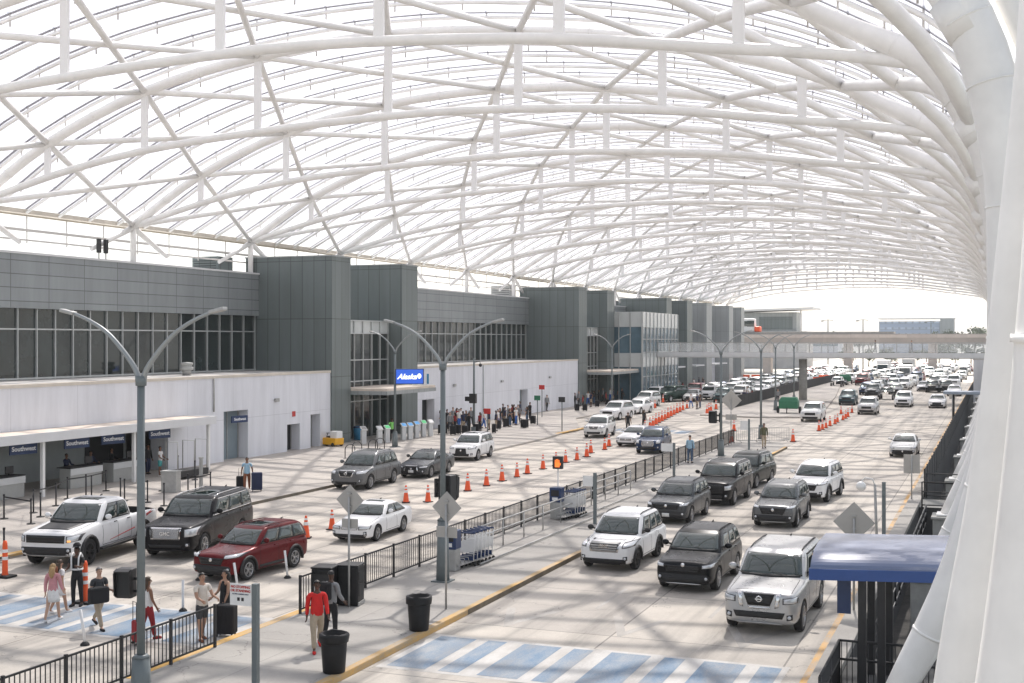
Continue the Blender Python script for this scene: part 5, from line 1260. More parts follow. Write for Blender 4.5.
# ---------------------------------------------------------------- footbridge
t = thing('footbridge', 'long flat pale footbridge with glass railing crossing the road far ahead', 'bridge', (0,0,0))
FY = 153.0
b = MB(); b.b2(-40.1,6,FY,FY+4.2,5.30,5.85); b.build('deck','canopy_edge',t,bevel=.03)
b = MB(); b.b2(-40.1,6,FY-.12,FY-.005,5.42,5.98); b.build('edge_beam','canopy_edge',t)
for i in range(32):
    x = -40+i*1.45; b = MB(); b.b2(x-.03,x+.03,FY-.05,FY+.05,5.98,7.15); b.build('rail_post','galv',t)
b = MB(); b.b2(-40.1,6,FY-.04,FY+.04,7.15,7.21); b.b2(-40.1,6,FY+4.1,FY+4.16,7.15,7.21); b.build('handrail','galv',t)
def pane_mat():
    m, N, L, P = new_mat('railing_glass'); P.inputs['Base Color'].default_value = (.8,.82,.82,1); P.inputs['Roughness'].default_value = .15; P.inputs['Alpha'].default_value = .30; return m
M['pane'] = pane_mat()
b = MB(); b.b2(-40.1,6,FY-.01,FY+.01,6.05,7.1); b.build('glass_panel','pane',t)
for x in (-22.2,-.2): b = MB(); b.tube([(x,FY+2,0),(x,FY+2,5.15)],.50,14); b.build('pier','footing',t)
t = thing('stair_tower', 'pale stair block under the right end of the footbridge', 'stair tower', (-1.6,160,0)); b = MB(); b.b2(-1.0,2.0,0,4,0,5.1); b.build('wall','wall',t); b = MB(); b.b2(-1.1,2.1,-.1,4.1,5.1,5.3); b.build('roof','roofing',t)
# black fabric fence on the island
t = thing('island_fence', 'long black fabric covered barrier on the traffic island', 'barrier', (-26.6,133,.13), R(.3))
for i in range(40): b = MB(); b.b2(-.03,.03,i*2.4,i*2.4+2.36,0,1.25); b.build('barrier_panel','rubber',t)
for (px,py), lab in (((789,413),'small green equipment trailer on the island tip'),((845,384),'green equipment trailer far under the footbridge')):
    t = thing('equipment_trailer', lab, 'trailer', W(px,py,.13)); b = MB(); b.prism([(-.95,-.6),(.95,-.6),(.95,.7),(-.95,.7)],.45,1.25); b.build('body','green_paint',t,bevel=.08)
    b = MB(); b.slab([(-.95,-.5,1.25),(.95,-.5,1.25),(.75,-.3,1.6),(-.75,-.3,1.6)],(0,.9,0)); b.build('hood','green_paint',t,bevel=.03)
    for s in (-1,1): b = MB(); b.tube([(s*1.0,0,.34),(s*1.2,0,.34)],.34,16); b.build('wheel','rubber',t)
    b = MB(); b.tube([(0,-.6,.5),(0,-1.5,.5),(0,-1.5,.05)],.05,6); b.build('drawbar','blackmetal',t)
def barricade(c, L_, label, rz=0):
    t = thing('water_barrier', label, 'barrier', c, rz); b = MB(); b.prism([(-L_/2,-.25),(L_/2,-.25),(L_/2,.25),(-L_/2,.25)],0,.5); b.b2(-L_/2,L_/2,-.12,.12,.5,1.1); b.build('barrier_body','orange',t,bevel=.05); b = MB(); b.b2(-L_/2-.02,L_/2+.02,-.13,.13,.65,.72); b.build('groove','rubber',t)
for i,(x,y) in enumerate(((-44,228),(-40.5,229),(-37,230),(-33.5,231),(-30,232))): barricade((x,y,0.0),3.3,'orange plastic barrier in the far row behind the packed cars',R(12)); 
for o in bpy.data.objects:
    if o.name.startswith('water_barrier'): o['group'] = 'orange barriers behind the packed cars'
# ================================================================== DISTANCE
t = thing('train_guideway', 'long pinkish concrete guideway behind the footbridge', 'guideway', (0,282,0))
b = MB(); b.b2(-90,60,0,9,6.7,8.85); b.build('deck','pink_conc',t)
b = MB(); b.b2(-90,60,-.15,-.005,8.0,8.7); b.build('parapet','pink_conc',t)
b = MB(); b.b2(-90,-21,2,7,8.86,9.35); b.build('track_slab','footing',t)
for x in range(-85,60,18): b = MB(); b.b2(x-.9,x+.9,3,6,0,6.7); b.build('pier','pink_conc',t)
t = thing('shuttle_train', 'white shuttle train with orange nose on the guideway', 'train', (-55,286,9.35)); b = MB(); b.b2(-9,3.2,-1.4,1.4,0,3.1); b.build('body','white',t,bevel=.2)
b = MB(); b.b2(3.2,4.5,-1.42,1.42,0,1.3); b.build('nose','orange',t,bevel=.3); b = MB(); b.b2(-8.5,2.6,-1.43,-1.38,1.3,2.5); b.build('window','car_glass',t); b = MB(); b.b2(1.6,3.22,-1.44,-1.40,1.2,2.6); b.build('cab_window','car_glass',t)
t = thing('rooftop_pavilion', 'pale building with wide flat overhanging roof beyond the slate towers', 'building', (-56,335,0))
b = MB(); b.b2(-18,9,0,12,0,9.8); b.build('base_block','roofing',t); b = MB(); b.b2(-12,6,2,12,9.8,15.0); b.build('wall','fin_light',t); b = MB(); b.b2(-4,5,1.9,1.99,10.4,13.8); b.build('window','fin',t)
b = MB(); b.slab([(-16,-1,15.0),(11,-2.5,15.7),(11,13,15.7),(-16,13,15.0)],(0,0,.5)); b.build('roof','white',t)
for x in (7.5,): b = MB(); b.tube([(x,-.5,9.8),(x,-.5,15.4)],.2,8); b.build('column','white',t)
t = thing('hotel_block', 'long pale blue multi storey block on the horizon', 'building', (-40,700,0)); b = MB(); b.b2(-19.5,12,0,16,0,17.6); b.build('wall','hotel',t); b = MB(); b.b2(12,19,-1,15,0,18.9); b.build('stair_core','fin_light',t)
for k in range(5): b = MB(); b.b2(-19,11.5,-.2,-.01,1.6+3.2*k,3.4+3.2*k); b.build('window_band','hotel_band',t)
b = MB(); b.b2(-20,19.5,-1.2,16.2,18.9,19.3); b.build('roof','white',t)
t = thing('distant_terminal', 'long low pale building along the horizon', 'building', (-150,620,0)); b = MB(); b.b2(-70,78,0,20,0,9.5); b.build('wall','wall',t); b = MB(); b.b2(-70,78,-.2,-.01,4.5,7.5); b.build('window_band','glass_blue',t); b = MB(); b.b2(-71,79,-1,21,9.5,10.2); b.build('roof','roofing',t)
# trees
def tree(loc, h, label, leafm, group):
    t = thing('tree', label, 'tree', loc, 0, group); rnd = random.Random(int(loc[0]*7+loc[1]))
    b = MB(); b.tube([(0,0,0),(.1,0,h*.35),(.0,.1,h*.7)],[h*.035,h*.025,h*.01],6)
    for k in range(4): a = rnd.uniform(0,6.28); b.tube([(0,0,h*.35),(math.cos(a)*h*.22,math.sin(a)*h*.22,h*.62)],[h*.016,h*.006],5)
    b.build('trunk','bark',t); b = MB()
    clumps = [(rnd.uniform(-.27,.27)*h,rnd.uniform(-.27,.27)*h,rnd.uniform(.42,.86)*h,rnd.uniform(.10,.19)*h) for _ in range(16)]
    for cx,cy,cz,cr in clumps:
        for _ in range(42):
            u = Vector((rnd.gauss(0,1),rnd.gauss(0,1),rnd.gauss(0,.8))).normalized()*cr*rnd.uniform(.5,1.1); c = Vector((cx,cy,cz))+u; s = h*.045*rnd.uniform(.6,1.3)
            n = Vector((rnd.gauss(0,1),rnd.gauss(0,1),rnd.gauss(0,1))).normalized(); a = n.orthogonal().normalized(); d = n.cross(a)
            b.quad([c+a*s,c+d*s*.6,c-a*s,c-d*s*.6])
    b.build('crown',leafm,t)
for i in range(16):
    X = -24+i*3.2+random.uniform(-1,1); Y = 620+random.uniform(-60,90); tree((X*1.15,Y,0), random.uniform(10,14), 'distant tree in the line right of the blue block', 'leaf' if i%3 else 'leaf2', 'trees right of the blue block')
for i in range(12):
    X = -42+i*3.9+random.uniform(-1,1); tree((X,372+random.uniform(-15,25),0), random.uniform(4.5,6.5), 'green tree seen under the footbridge', 'leaf' if i%2 else 'leaf2', 'trees under the footbridge')
for i in range(26):
    tree((-330+i*11+random.uniform(-3,3),760+random.uniform(-60,60),0), random.uniform(10,14), 'distant tree along the horizon left of the blue block', 'leaf' if i%3 else 'leaf2', 'trees along the horizon')
# ================================================================== PEOPLE
for nm, c in (('skin_a',(.42,.24,.16)),('skin_b',(.20,.10,.06)),('skin_c',(.09,.045,.028)),('skin_d',(.50,.31,.22))): M[nm] = mat(nm, c, .5, var=.06, vscale=12)
for nm, c in (('hair_black',(.012,.010,.009)),('hair_brown',(.06,.035,.02)),('hair_blond',(.38,.24,.11)),('hair_grey',(.16,.15,.145))): M[nm] = mat(nm, c, .55, var=.2, vscale=20)
CLOTH = dict(pink=(.55,.26,.28), white=(.74,.73,.72), cream=(.66,.60,.53), black=(.016,.016,.018), charcoal=(.05,.052,.056), khaki=(.42,.34,.25), red=(.62,.022,.02), darkred=(.28,.02,.025), grey=(.24,.245,.25), lightblue=(.30,.46,.58), navy=(.022,.03,.07), brown=(.22,.08,.04), teal=(.08,.36,.36), denim=(.07,.11,.18), lime=(.28,.75,.18), olive=(.11,.11,.06), tan=(.36,.28,.2), bluebright=(.04,.13,.42))
for k, c in CLOTH.items(): M['cloth_'+k] = mat('cloth_'+k, c, .85, var=.12, vscale=9, bump=.25, bscale=30)
M['eye'] = mat('eye_dark', (.015,.012,.01), .2)
M['lips'] = mat('lips', (.30,.09,.08), .5)
def skinmesh(verts, edges, radii, root, levels=1):
    me = bpy.data.meshes.new('tmp'); b = bmesh.new(); lay = b.verts.layers.skin.verify(); vs = []
    for i, p in enumerate(verts):
        v = b.verts.new(p); v[lay].radius = radii[i] if hasattr(radii[i],'__len__') else (radii[i],radii[i]); v[lay].use_root = (i == root); vs.append(v)
    for a, c in edges: b.edges.new((vs[a],vs[c]))
    b.to_mesh(me); b.free(); o = bpy.data.objects.new('tmp', me); COL.objects.link(o)
    m = o.modifiers.new('skin','SKIN'); m.use_smooth_shade = True; m.branch_smoothing = .4
    s = o.modifiers.new('sub','SUBSURF'); s.levels = levels
    r = eval_mesh(o); bpy.data.objects.remove(o); return r
def person(label, group=None, loc=(0,0,0), rz=0, h=1.75, skin='skin_a', hair='hair_black', hairlen='short', top='grey', sleeve='short', bottom='charcoal', bkind='trousers', shoes='black', stride=0., arms=((5,10),(5,10)), spread=7, female=False, extra=None, lean=0, headturn=0):
    """arms: (forward swing, elbow bend) in degrees for the left and right arm; the figure faces local -Y"""
    t = thing('person', label, 'person', loc, rz, group); k = h/1.75*.94
    hipw = .095; shw = .185 if female else .205
    def leg(s, sw, knee):
        hp = Vector((s*hipw,0,.92)); a = R(sw); kn = hp+Vector((s*.01,-math.sin(a)*.43,-math.cos(a)*.43)); b_ = a-R(knee); an = kn+Vector((0,-math.sin(b_)*.41,-math.cos(b_)*.41)); return hp, kn, an, b_
    Ls = [leg(-1, stride, 4), leg(1, -stride, 4+stride*.7)]
    low = min(l[2].z for l in Ls)-.075; dz = -low
    up = lambda p: Vector(p)+Vector((0,0,dz))
    ln = math.tan(R(lean))
    def tor(z, x=0, y=0): return Vector((x, y-(z-.95)*ln, z+dz))
    V = []; E = []; Rr = []
    def add(p, r, parent=None):
        V.append(Vector(p)); Rr.append(r); i = len(V)-1
        if parent is not None: E.append((parent,i))
        return i
    pel = add(tor(.97), (.135,.105)); wa = add(tor(1.10), (.115 if female else .13,.095), pel); ch = add(tor(1.28), (.135 if female else .15,.11), wa); nb = add(tor(1.43), (.085,.075), ch); ne = add(tor(1.51), (.052,.055), nb)
    hd0 = add(tor(1.57,0,-.012), (.062,.075), ne); hd1 = add(tor(1.65,0,-.006), (.076,.092), hd0); hd2 = add(tor(1.715,0,.004), (.060,.072), hd1)
    hands = []; armj = []
    for s, (sw, el) in ((-1,arms[0]),(1,arms[1])):
        a = R(sw); sp = math.sin(R(spread))*s; sh = tor(1.41,s*shw*.92); shi = add(sh,.058,nb)
        e = sh+Vector((sp*.29,-math.sin(a)*.28,-math.cos(a)*.28)); ei = add(e,.043,shi); a2 = a+R(el); w = e+Vector((-sp*.06 if el > 40 else sp*.12,-math.sin(a2)*.25,-math.cos(a2)*.25)); wi = add(w,.029,ei)
        d = (w-e).normalized(); pm = w+d*.055; pi_ = add(pm,(.040,.022),wi); add(w+d*.095,(.038,.016),pi_); hands.append((s,w,d)); armj.append((sh,e,w))
    feet = []
    for s, (hp, kn, an, ba) in zip((-1,1),Ls):
        hi = add(up(hp),.098,pel); mi = add(up(hp.lerp(kn,.5)),.080,hi); ki = add(up(kn),.056,mi); ci = add(up(kn.lerp(an,.35)),.056,ki); ai = add(up(an),.036,ci)
        fp = max(0,-math.degrees(ba))*.9; f = Vector((s*.02,-math.cos(R(fp))*.15,-.045-math.sin(R(fp))*.12)); add(up(an+f),(.04,.028),ai); feet.append((up(an),f,s))
    me = skinmesh([v*k for v in V],E,[(r[0]*k,r[1]*k) if hasattr(r,'__len__') else r*k for r in Rr],0,1)
    b = MB(); b.b.from_mesh(me)
    for f in b.b.faces: f.smooth = True; f.material_index = 0
    # fingers and thumb, curled a little, rooted in the palm
    for s, w, d in hands:
        side = Vector((0,1,0)) - d*d.y
        side = side.normalized() if side.length > .2 else Vector((0,0,1)); pn = d.cross(side)*(1 if s > 0 else -1)
        for q, (o_, ln_) in enumerate(((-.030,.070),(-.010,.080),(.010,.075),(.028,.058))):
            r0 = w+d*.085+side*o_; r1 = r0+d*ln_*.55+pn*.010; r2 = r1+d*ln_*.35+pn*.026; b.tube([r0*k,r1*k,r2*k],[.0088*k,.008*k,.006*k],6)
        r0 = w+d*.04-side*.032; r1 = r0+d*.03-side*.022+pn*.012; r2 = r1+d*.03-side*.004+pn*.018; b.tube([r0*k,r1*k,r2*k],[.011*k,.0095*k,.007*k],6)
    # face
    hc = tor(1.63,0,-.006)
    def face(p): 
        q = Vector(p); q.rotate(Matrix.Rotation(R(headturn),3,'Z')); return (hc+q)*k
    b.tube([face((0,-.082,.020)),face((0,-.108,-.022)),face((0,-.084,-.030))],[.008*k,.015*k,.009*k],6)
    for s in (-1,1):
        b.ball(face((s*.030,-.080,.022)),.011*k,(1,.7,.8),8,5,1); b.ball(face((s*.078,.006,.0)),.026*k,(.4,.75,1.15),8,6,0)
    b.tube([face((-.022,-.082,-.052)),face((0,-.088,-.052)),face((.022,-.082,-.052))],[.004*k,.0075*k,.004*k],6,2)
    b.build('body',[skin,'eye','lips'],t,fix=False)
    # hair
    hb = MB(); n0 = 0
    hb.ball(Vector((0,0,0)),1,(1,1,1),16,10)
    hb.b.verts.ensure_lookup_table()
    dele = [v for v in hb.b.verts if (v.co.z < (-.15 if hairlen == 'short' else -.55) and v.co.y < 9) or (v.co.y < -.62 and v.co.z < .42)]
    bmesh.ops.delete(hb.b, geom=dele, context='VERTS')
    for v in hb.b.verts: v.co = face((v.co.x*.088, v.co.y*.104+.008, v.co.z*.100+.032))
    if hairlen == 'long':
        hb.tube([face((0,.07,.02)),face((0,.10,-.08)),face((0,.11,-.20)),face((0,.10,-.30))],[.075*k,.085*k,.075*k,.03*k],10,squash=1.15)
    hb.build('hair',hair,t,fix=False)
    # shirt
    inf = 1.0; pts = [(tor(.86 if bkind != 'dress' else .92),(.182,.150)),(tor(.98),(.176,.146)),(tor(1.10),(.152 if female else .168,.136)),(tor(1.28),(.160 if female else .176,.140)),(tor(1.425),(.105,.092)),(tor(1.475),(.068,.068))]
    V2 = [p for p,_ in pts]; R2 = [r for _,r in pts]; E2 = [(0,1),(1,2),(2,3),(3,4),(4,5)]
    if sleeve != 'none':
        for sh,e,w in armj:
            V2.append(sh); R2.append(.072); i = len(V2)-1; E2.append((4,i))
            if sleeve == 'short': V2.append(sh.lerp(e,.62)); R2.append(.062); E2.append((i,i+1))
            else: V2 += [e, e.lerp(w,.55), e.lerp(w,.94)]; R2 += [.058,.050,.043]; E2 += [(i,i+1),(i+1,i+2),(i+2,i+3)]
    me = skinmesh([v*k for v in V2],E2,[(r[0]*k,r[1]*k) if hasattr(r,'__len__') else r*k for r in R2],0,1); me.materials.clear(); me.materials.append(M['cloth_'+top])
    for p in me.polygons: p.use_smooth = True
    obj('jacket' if sleeve == 'long' else 'shirt', me, t)
    # legs wear
    mt = 'cloth_'+bottom
    if bkind in ('trousers','shorts'):
        V3 = [tor(1.06),tor(.93)]; R3 = [(.150,.125),(.160,.132)]; E3 = [(0,1)]
        for hp,kn,an,_ in Ls:
            V3.append(up(hp.lerp(kn,.12))); R3.append(.108); i = len(V3)-1; E3.append((1,i)); V3.append(up(hp.lerp(kn,.5))); R3.append(.098); E3.append((i,i+1))
            if bkind == 'shorts': V3.append(up(hp.lerp(kn,.90))); R3.append(.088); E3.append((i+1,i+2))
            else: V3 += [up(kn),up(kn.lerp(an,.5)),up(kn.lerp(an,.97))]; R3 += [.074,.068,.058]; E3 += [(i+1,i+2),(i+2,i+3),(i+3,i+4)]
        me = skinmesh([v*k for v in V3],E3,[(r[0]*k,r[1]*k) if hasattr(r,'__len__') else r*k for r in R3],0,1); me.materials.clear(); me.materials.append(M[mt])
        for p in me.polygons: p.use_smooth = True
        obj(bkind, me, t)
    else:
        zl = .52 if bkind == 'dress' else .62; prof = [(.142,1.04),(.165,.92),(.185,.78),(.205,zl),(.195,zl+.005),(.15,.8)]
        b = MB(); b.lathe([(r*k,(z+dz)*k) for r,z in prof],16,0)
        for v in b.b.verts: v.co.y *= .82
        b.build('skirt',mt,t,fix=False)
    for an,f,s in feet:
        b = MB(); b.tube([(an+Vector((0,.045,-.045)))*k,(an+f*.35+Vector((0,0,-.028)))*k,(an+f*1.0+Vector((0,0,.002)))*k,(an+f*1.28+Vector((0,0,.0)))*k],[.036*k,.044*k,.043*k,.026*k],10); b.build('shoe',('cloth_'+shoes),t)
    t['_h'] = h
    return t, armj, tor, k
def clear(p):
    if '_h' in p[0]: del p[0]['_h']
    return p
def item_bag(loc, d, label, mname='cloth_black', name='bag', rz=0):
    t = thing(name, label, 'bag', loc, rz); b = MB(); b.box((0,0,d[2]/2),d); b.build('body',mname,t,bevel=min(d)*.25)
    b = MB(); b.tube([(-d[0]*.25,0,d[2]*.96),(-d[0]*.2,0,d[2]+.12),(d[0]*.2,0,d[2]+.12),(d[0]*.25,0,d[2]*.96)],.012,6); b.build('strap',mname,t); return t
def suitcase(loc, rz, label, mname, h=.72, w=.46, d=.28, handle=True, group=None):
    t = thing('suitcase', label, 'suitcase', loc, rz, group)
    b = MB(); b.box((0,0,.07+h/2),(w,d,h)); b.build('shell',mname,t,bevel=.05)
    b = MB()
    for i in range(4): b.box((-w*.33+w*.22*i,-d/2-.004,.07+h/2),(.02,.012,h*.8))
    b.build('rib',mname,t)
    if handle: b = MB(); b.tube([(-.11,d*.36,.07+h),(-.11,d*.36,1.06),(.11,d*.36,1.06),(.11,d*.36,.07+h)],.011,6); b.build('handle','plastic',t)
    for x in (-1,1):
        for y in (-1,1): b = MB(); b.tube([(x*w*.38-.015,y*d*.32,.035),(x*w*.38+.015,y*d*.32,.035)],.035,10); b.build('wheel','rubber',t)
    return t
G = lambda px,py,z=0: W(px,py,z)
# rz: 0 faces the camera side (-Y); 90 faces +X; -90 faces -X; 180 faces away
# crosswalk, left
p1 = G(53,621); clear(person('woman in a pink hoodie and short white skirt walking over the left crosswalk',None,p1,R(200),1.66,'skin_d','hair_blond','long','pink','long','white','skirt','white',16,((12,20),(-10,15)),female=True))
p2 = G(60,613); clear(person('dark haired girl in white with a brown backpack beside the woman in pink',None,p2,R(165),1.58,'skin_a','hair_brown','long','white','short','white','skirt','white',14,((-12,20),(12,25)),female=True))
t = thing('backpack','brown backpack worn by the girl in white','backpack',(p2.x,p2.y,0),R(165)); b = MB(); b.box((0,.20,1.12),(.26,.15,.40)); b.build('body','cloth_brown',t,bevel=.05); b = MB(); b.box((0,.285,1.06),(.2,.05,.2)); b.build('pocket','cloth_brown',t,bevel=.02)
po = G(77,606); p = clear(person('traffic officer in black with a pale harness and cap beside the orange channelizer',None,po,R(15),1.78,'skin_c','hair_black','short','black','short','black','trousers','black',3,((20,60),(35,70))))
b = MB()
for s in (-1,1): b.tube([(s*.10,.13,1.05),(s*.11,.10,1.40),(s*.11,0,1.50),(s*.11,-.12,1.40),(s*.10,-.135,1.05)],.022,6,squash=1.4)
b.tube([(.16*math.cos(a*math.pi/8),.125*math.sin(a*math.pi/8),1.05) for a in range(17)],.026,6); b.build('reflective_harness','reflect',p[0])
b = MB(); b.lathe([(.105,1.68),(.108,1.73),(.06,1.79),(.001,1.80)],14); b.slab([(-.07,-.09,1.69),(.07,-.09,1.69),(.05,-.19,1.68),(-.05,-.19,1.68)],(0,0,.012)); b.build('cap','cloth_black',p[0])
p4 = G(99,628); clear(person('grey haired man in a black shirt and khaki trousers striding over the left crosswalk',None,p4,R(68),1.76,'skin_d','hair_grey','short','charcoal','short','khaki','trousers','black',26,((-6,75),(10,80))))
item_bag((p4.x+.22,p4.y-.28,.72),(.52,.26,.42),'black duffel bag held by the man in khaki trousers','cloth_black','duffel_bag',R(60))
p5 = G(148,639); clear(person('woman in a white sleeveless top and dark red trousers behind the near lamp post',None,p5,R(150),1.68,'skin_b','hair_brown','long','white','none','darkred','trousers','darkred',12,((8,20),(-4,10)),female=True))
suitcase((p5.x+.12,p5.y-.55,0),R(150),'small dark red suitcase behind the woman in dark red trousers','cloth_darkred',.52,.36,.22)
p6 = G(202,640); clear(person('man in a cream shirt and dark shorts with hand held out, at the fence end',None,p6,R(65),1.80,'skin_a','hair_black','short','cream','short','charcoal','shorts','brown',9,((25,55),(30,50))))
p7 = G(225,632); clear(person('woman with long dark hair in a black dress behind the black suitcase',None,p7,R(-20),1.70,'skin_a','hair_black','long','black','none','black','dress','black',3,((15,40),(10,20)),female=True))
suitcase(G(226,636),R(12),'large black suitcase standing at the fence end by the white sign','cloth_black',.74,.52,.34)
p8 = G(317,650,.13); clear(person('man in a bright red jacket and khaki trousers walking on the median',None,p8,R(38),1.82,'skin_c','hair_black','short','red','long','khaki','trousers','red',22,((-14,18),(14,20))))
p9 = G(331,638,.13); clear(person('man in a pale shirt and black vest behind the man in red',None,p9,R(170),1.78,'skin_c','hair_black','short','grey','long','black','trousers','black',5,((12,30),(16,35))))
t = thing('backpack','black backpack worn by the man behind the red jacket','backpack',(p9.x,p9.y,.13),R(170)); b = MB(); b.box((0,.21,1.20),(.30,.18,.46)); b.build('body','cloth_black',t,bevel=.06); b = MB(); b.box((0,.31,1.12),(.22,.05,.2)); b.build('pocket','cloth_black',t,bevel=.02)
p10 = G(247,491,.13); clear(person('traveller in a light blue shirt and brown trousers pulling two suitcases',None,p10,R(30),1.78,'skin_b','hair_black','short','lightblue','short','brown','trousers','white',14,((-16,10),(-18,10)),spread=14))
suitcase((p10.x-.52,p10.y+.25,.13),R(30),'black suitcase pulled by the traveller in light blue, left one','cloth_black',.62,.44,.28); suitcase((p10.x+.50,p10.y+.10,.13),R(30),'navy blue suitcase pulled by the traveller in light blue, right one','cloth_navy',.85,.52,.32,False)
p11 = G(160,476,.13); clear(person('person in a white shirt and teal shorts at the counter queue',None,p11,R(100),1.72,'skin_b','hair_black','short','white','short','teal','shorts','white',3,((15,45),(15,45))))
clear(person('dark clothed traveller by the counter behind the near lamp post',None,G(148,474,.13),R(80),1.75,'skin_b','hair_black','short','black','long','navy','trousers','black',3))
for (x,y), lab, topc in (((-43.9,50.1),'agent in navy behind the second check-in counter','navy'),((-43.9,51.9),'agent in dark blue behind the counters, right of the other agent','navy'),((-43.95,53.6),'agent in black before the dark opening','black')):
    clear(person(lab,None,(x,y,.13),R(90),1.72,'skin_b','hair_black','short',topc,'long','black','trousers','black',2,((25,55),(25,55))))
clear(person('worker in a bright green safety vest by the entrance doors',None,G(392,441,.13),R(20),1.78,'skin_c','hair_black','short','lime','short','black','trousers','black',4,((18,60),(20,60))))
p15 = G(690,463,.13); clear(person('person in a pale grey shirt and jeans standing at the median fence',None,p15,R(175),1.78,'skin_a','hair_black','short','lightblue','long','denim','trousers','black',3,((6,12),(6,14))))
clear(person('person in a dark olive jacket walking at the median end',None,G(764,448,.13),R(20),1.82,'skin_b','hair_black','short','olive','long','khaki','trousers','black',10))
clear(person('person crossing the footbridge in dark clothes, left of centre',None,(-13.6,154.8,5.86),R(90),1.8,'skin_b','hair_black','short','black','long','charcoal','trousers','black',16))
clear(person('person crossing the footbridge near its right end',None,(-9.5,156.0,5.86),R(-90),1.72,'skin_a','hair_brown','short','navy','long','black','trousers','black',14))
clear(person('driver in black standing beside the far silver SUV',None,G(628,432.5),R(180),1.76,'skin_b','hair_black','short','black','short','black','trousers','black',4))
clear(person('person in dark clothes behind the far white sedan',None,G(644,428.5),R(150),1.72,'skin_b','hair_brown','long','charcoal','short','black','trousers','black',4,female=True))
# waiting crowd: eight figures, copied
crowd = []
def crowd_base(i, **k): p = clear(person('x',None,**k)); crowd.append(p[0])
crowd_base(0,h=1.76,skin='skin_b',top='black',sleeve='long',bottom='black',arms=((20,60),(10,20)))
crowd_base(1,h=1.65,skin='skin_a',hairlen='long',hair='hair_brown',top='charcoal',sleeve='short',bottom='denim',female=True,arms=((30,80),(5,10)))
crowd_base(2,h=1.78,skin='skin_c',top='navy',sleeve='short',bottom='khaki',bkind='shorts')
crowd_base(3,h=1.70,skin='skin_a',top='white',sleeve='short',bottom='bluebright',bkind='trousers',stride=12)
crowd_base(4,h=1.62,skin='skin_b',hairlen='long',top='darkred',sleeve='short',bottom='black',female=True)
crowd_base(5,h=1.80,skin='skin_d',hair='hair_grey',top='grey',sleeve='long',bottom='charcoal',stride=10)
cdesc = ['traveller in black waiting','long haired traveller in charcoal and jeans waiting','traveller in a navy shirt and khaki shorts waiting','traveller in a white shirt and blue trousers waiting','long haired traveller in dark red waiting','grey haired traveller in a grey jacket waiting']
used = set()
def crowd_at(px, py, i, where, grp, z=.13):
    p = W(px,py,z); lab = cdesc[i]+' '+where; a = random.uniform(-2,2)
    if i not in used: used.add(i); o = crowd[i]; o.location = p; o.rotation_euler = (0,0,a); o['label'] = lab; o['group'] = grp
    else: copy_tree(crowd[i], loc=p, rz=a, label=lab, group=grp)
rng = random.Random(3)
for n, (px,py) in enumerate(((443,432),(447,429),(450,433),(455,431),(459,428),(463,432),(466,429),(469,433),(471,427),(480,431),(484,428),(489,430),(441,428),(445,426),(453,427),(457,425.5),(461,426.5))): crowd_at(px,py,(n*5+1)%6,'by the camera pole','left crowd by the camera pole')
for n, (px,py) in enumerate(((496,431),(500,426),(503,422),(508,424),(512,421),(516,425),(520,419),(527,424),(530,420),(547,411),(549,408),(498,428),(505,426.5),(510,426.5),(514,423),(518,423.5))): crowd_at(px,py,(n*5+2)%6,'before the white wall door','crowd in front of the white wall door')
for n, (px,py) in enumerate(((575,408),(579,406),(583,409),(588,405),(591,407),(594,404),(599,404),(603,402),(606,405),(610,401),(613,403),(618,400),(622,402),(627,399),(631,400),(636,397),(642,397),(647,396),(673,393),(679,392),(683,393),(694,389),(699,388),(703,387))): crowd_at(px,py,(n*5)%6,'at the second entrance','crowd under the second entrance canopy')
for n, (px,py) in enumerate(((691,408),(697,409),(700,408),(776,401),(778,403),(752,402),(747,399),(744,404))): crowd_at(px,py,(n*5+3)%6,'by the packed cars','people in the road by the far packed cars',0)
# luggage standing in the crowds
sc0 = None
for n, (px,py) in enumerate(((441,434),(445,434),(453,435),(458,434),(465,435),(476,433),(494,433),(499,429),(506,427),(515,424),(523,428),(526,428),(533,424),(577,411),(585,411),(597,407),(608,406))):
    lab = 'dark suitcase standing among the waiting crowd at the terminal wall'; p = W(px,py,.13)
    if sc0 is None: sc0 = suitcase(p,.3,lab,'cloth_black',.66,.46,.3,False,'suitcases in the waiting crowd')
    else: copy_tree(sc0, loc=p, rz=rng.uniform(-1.5,1.5), label=lab)
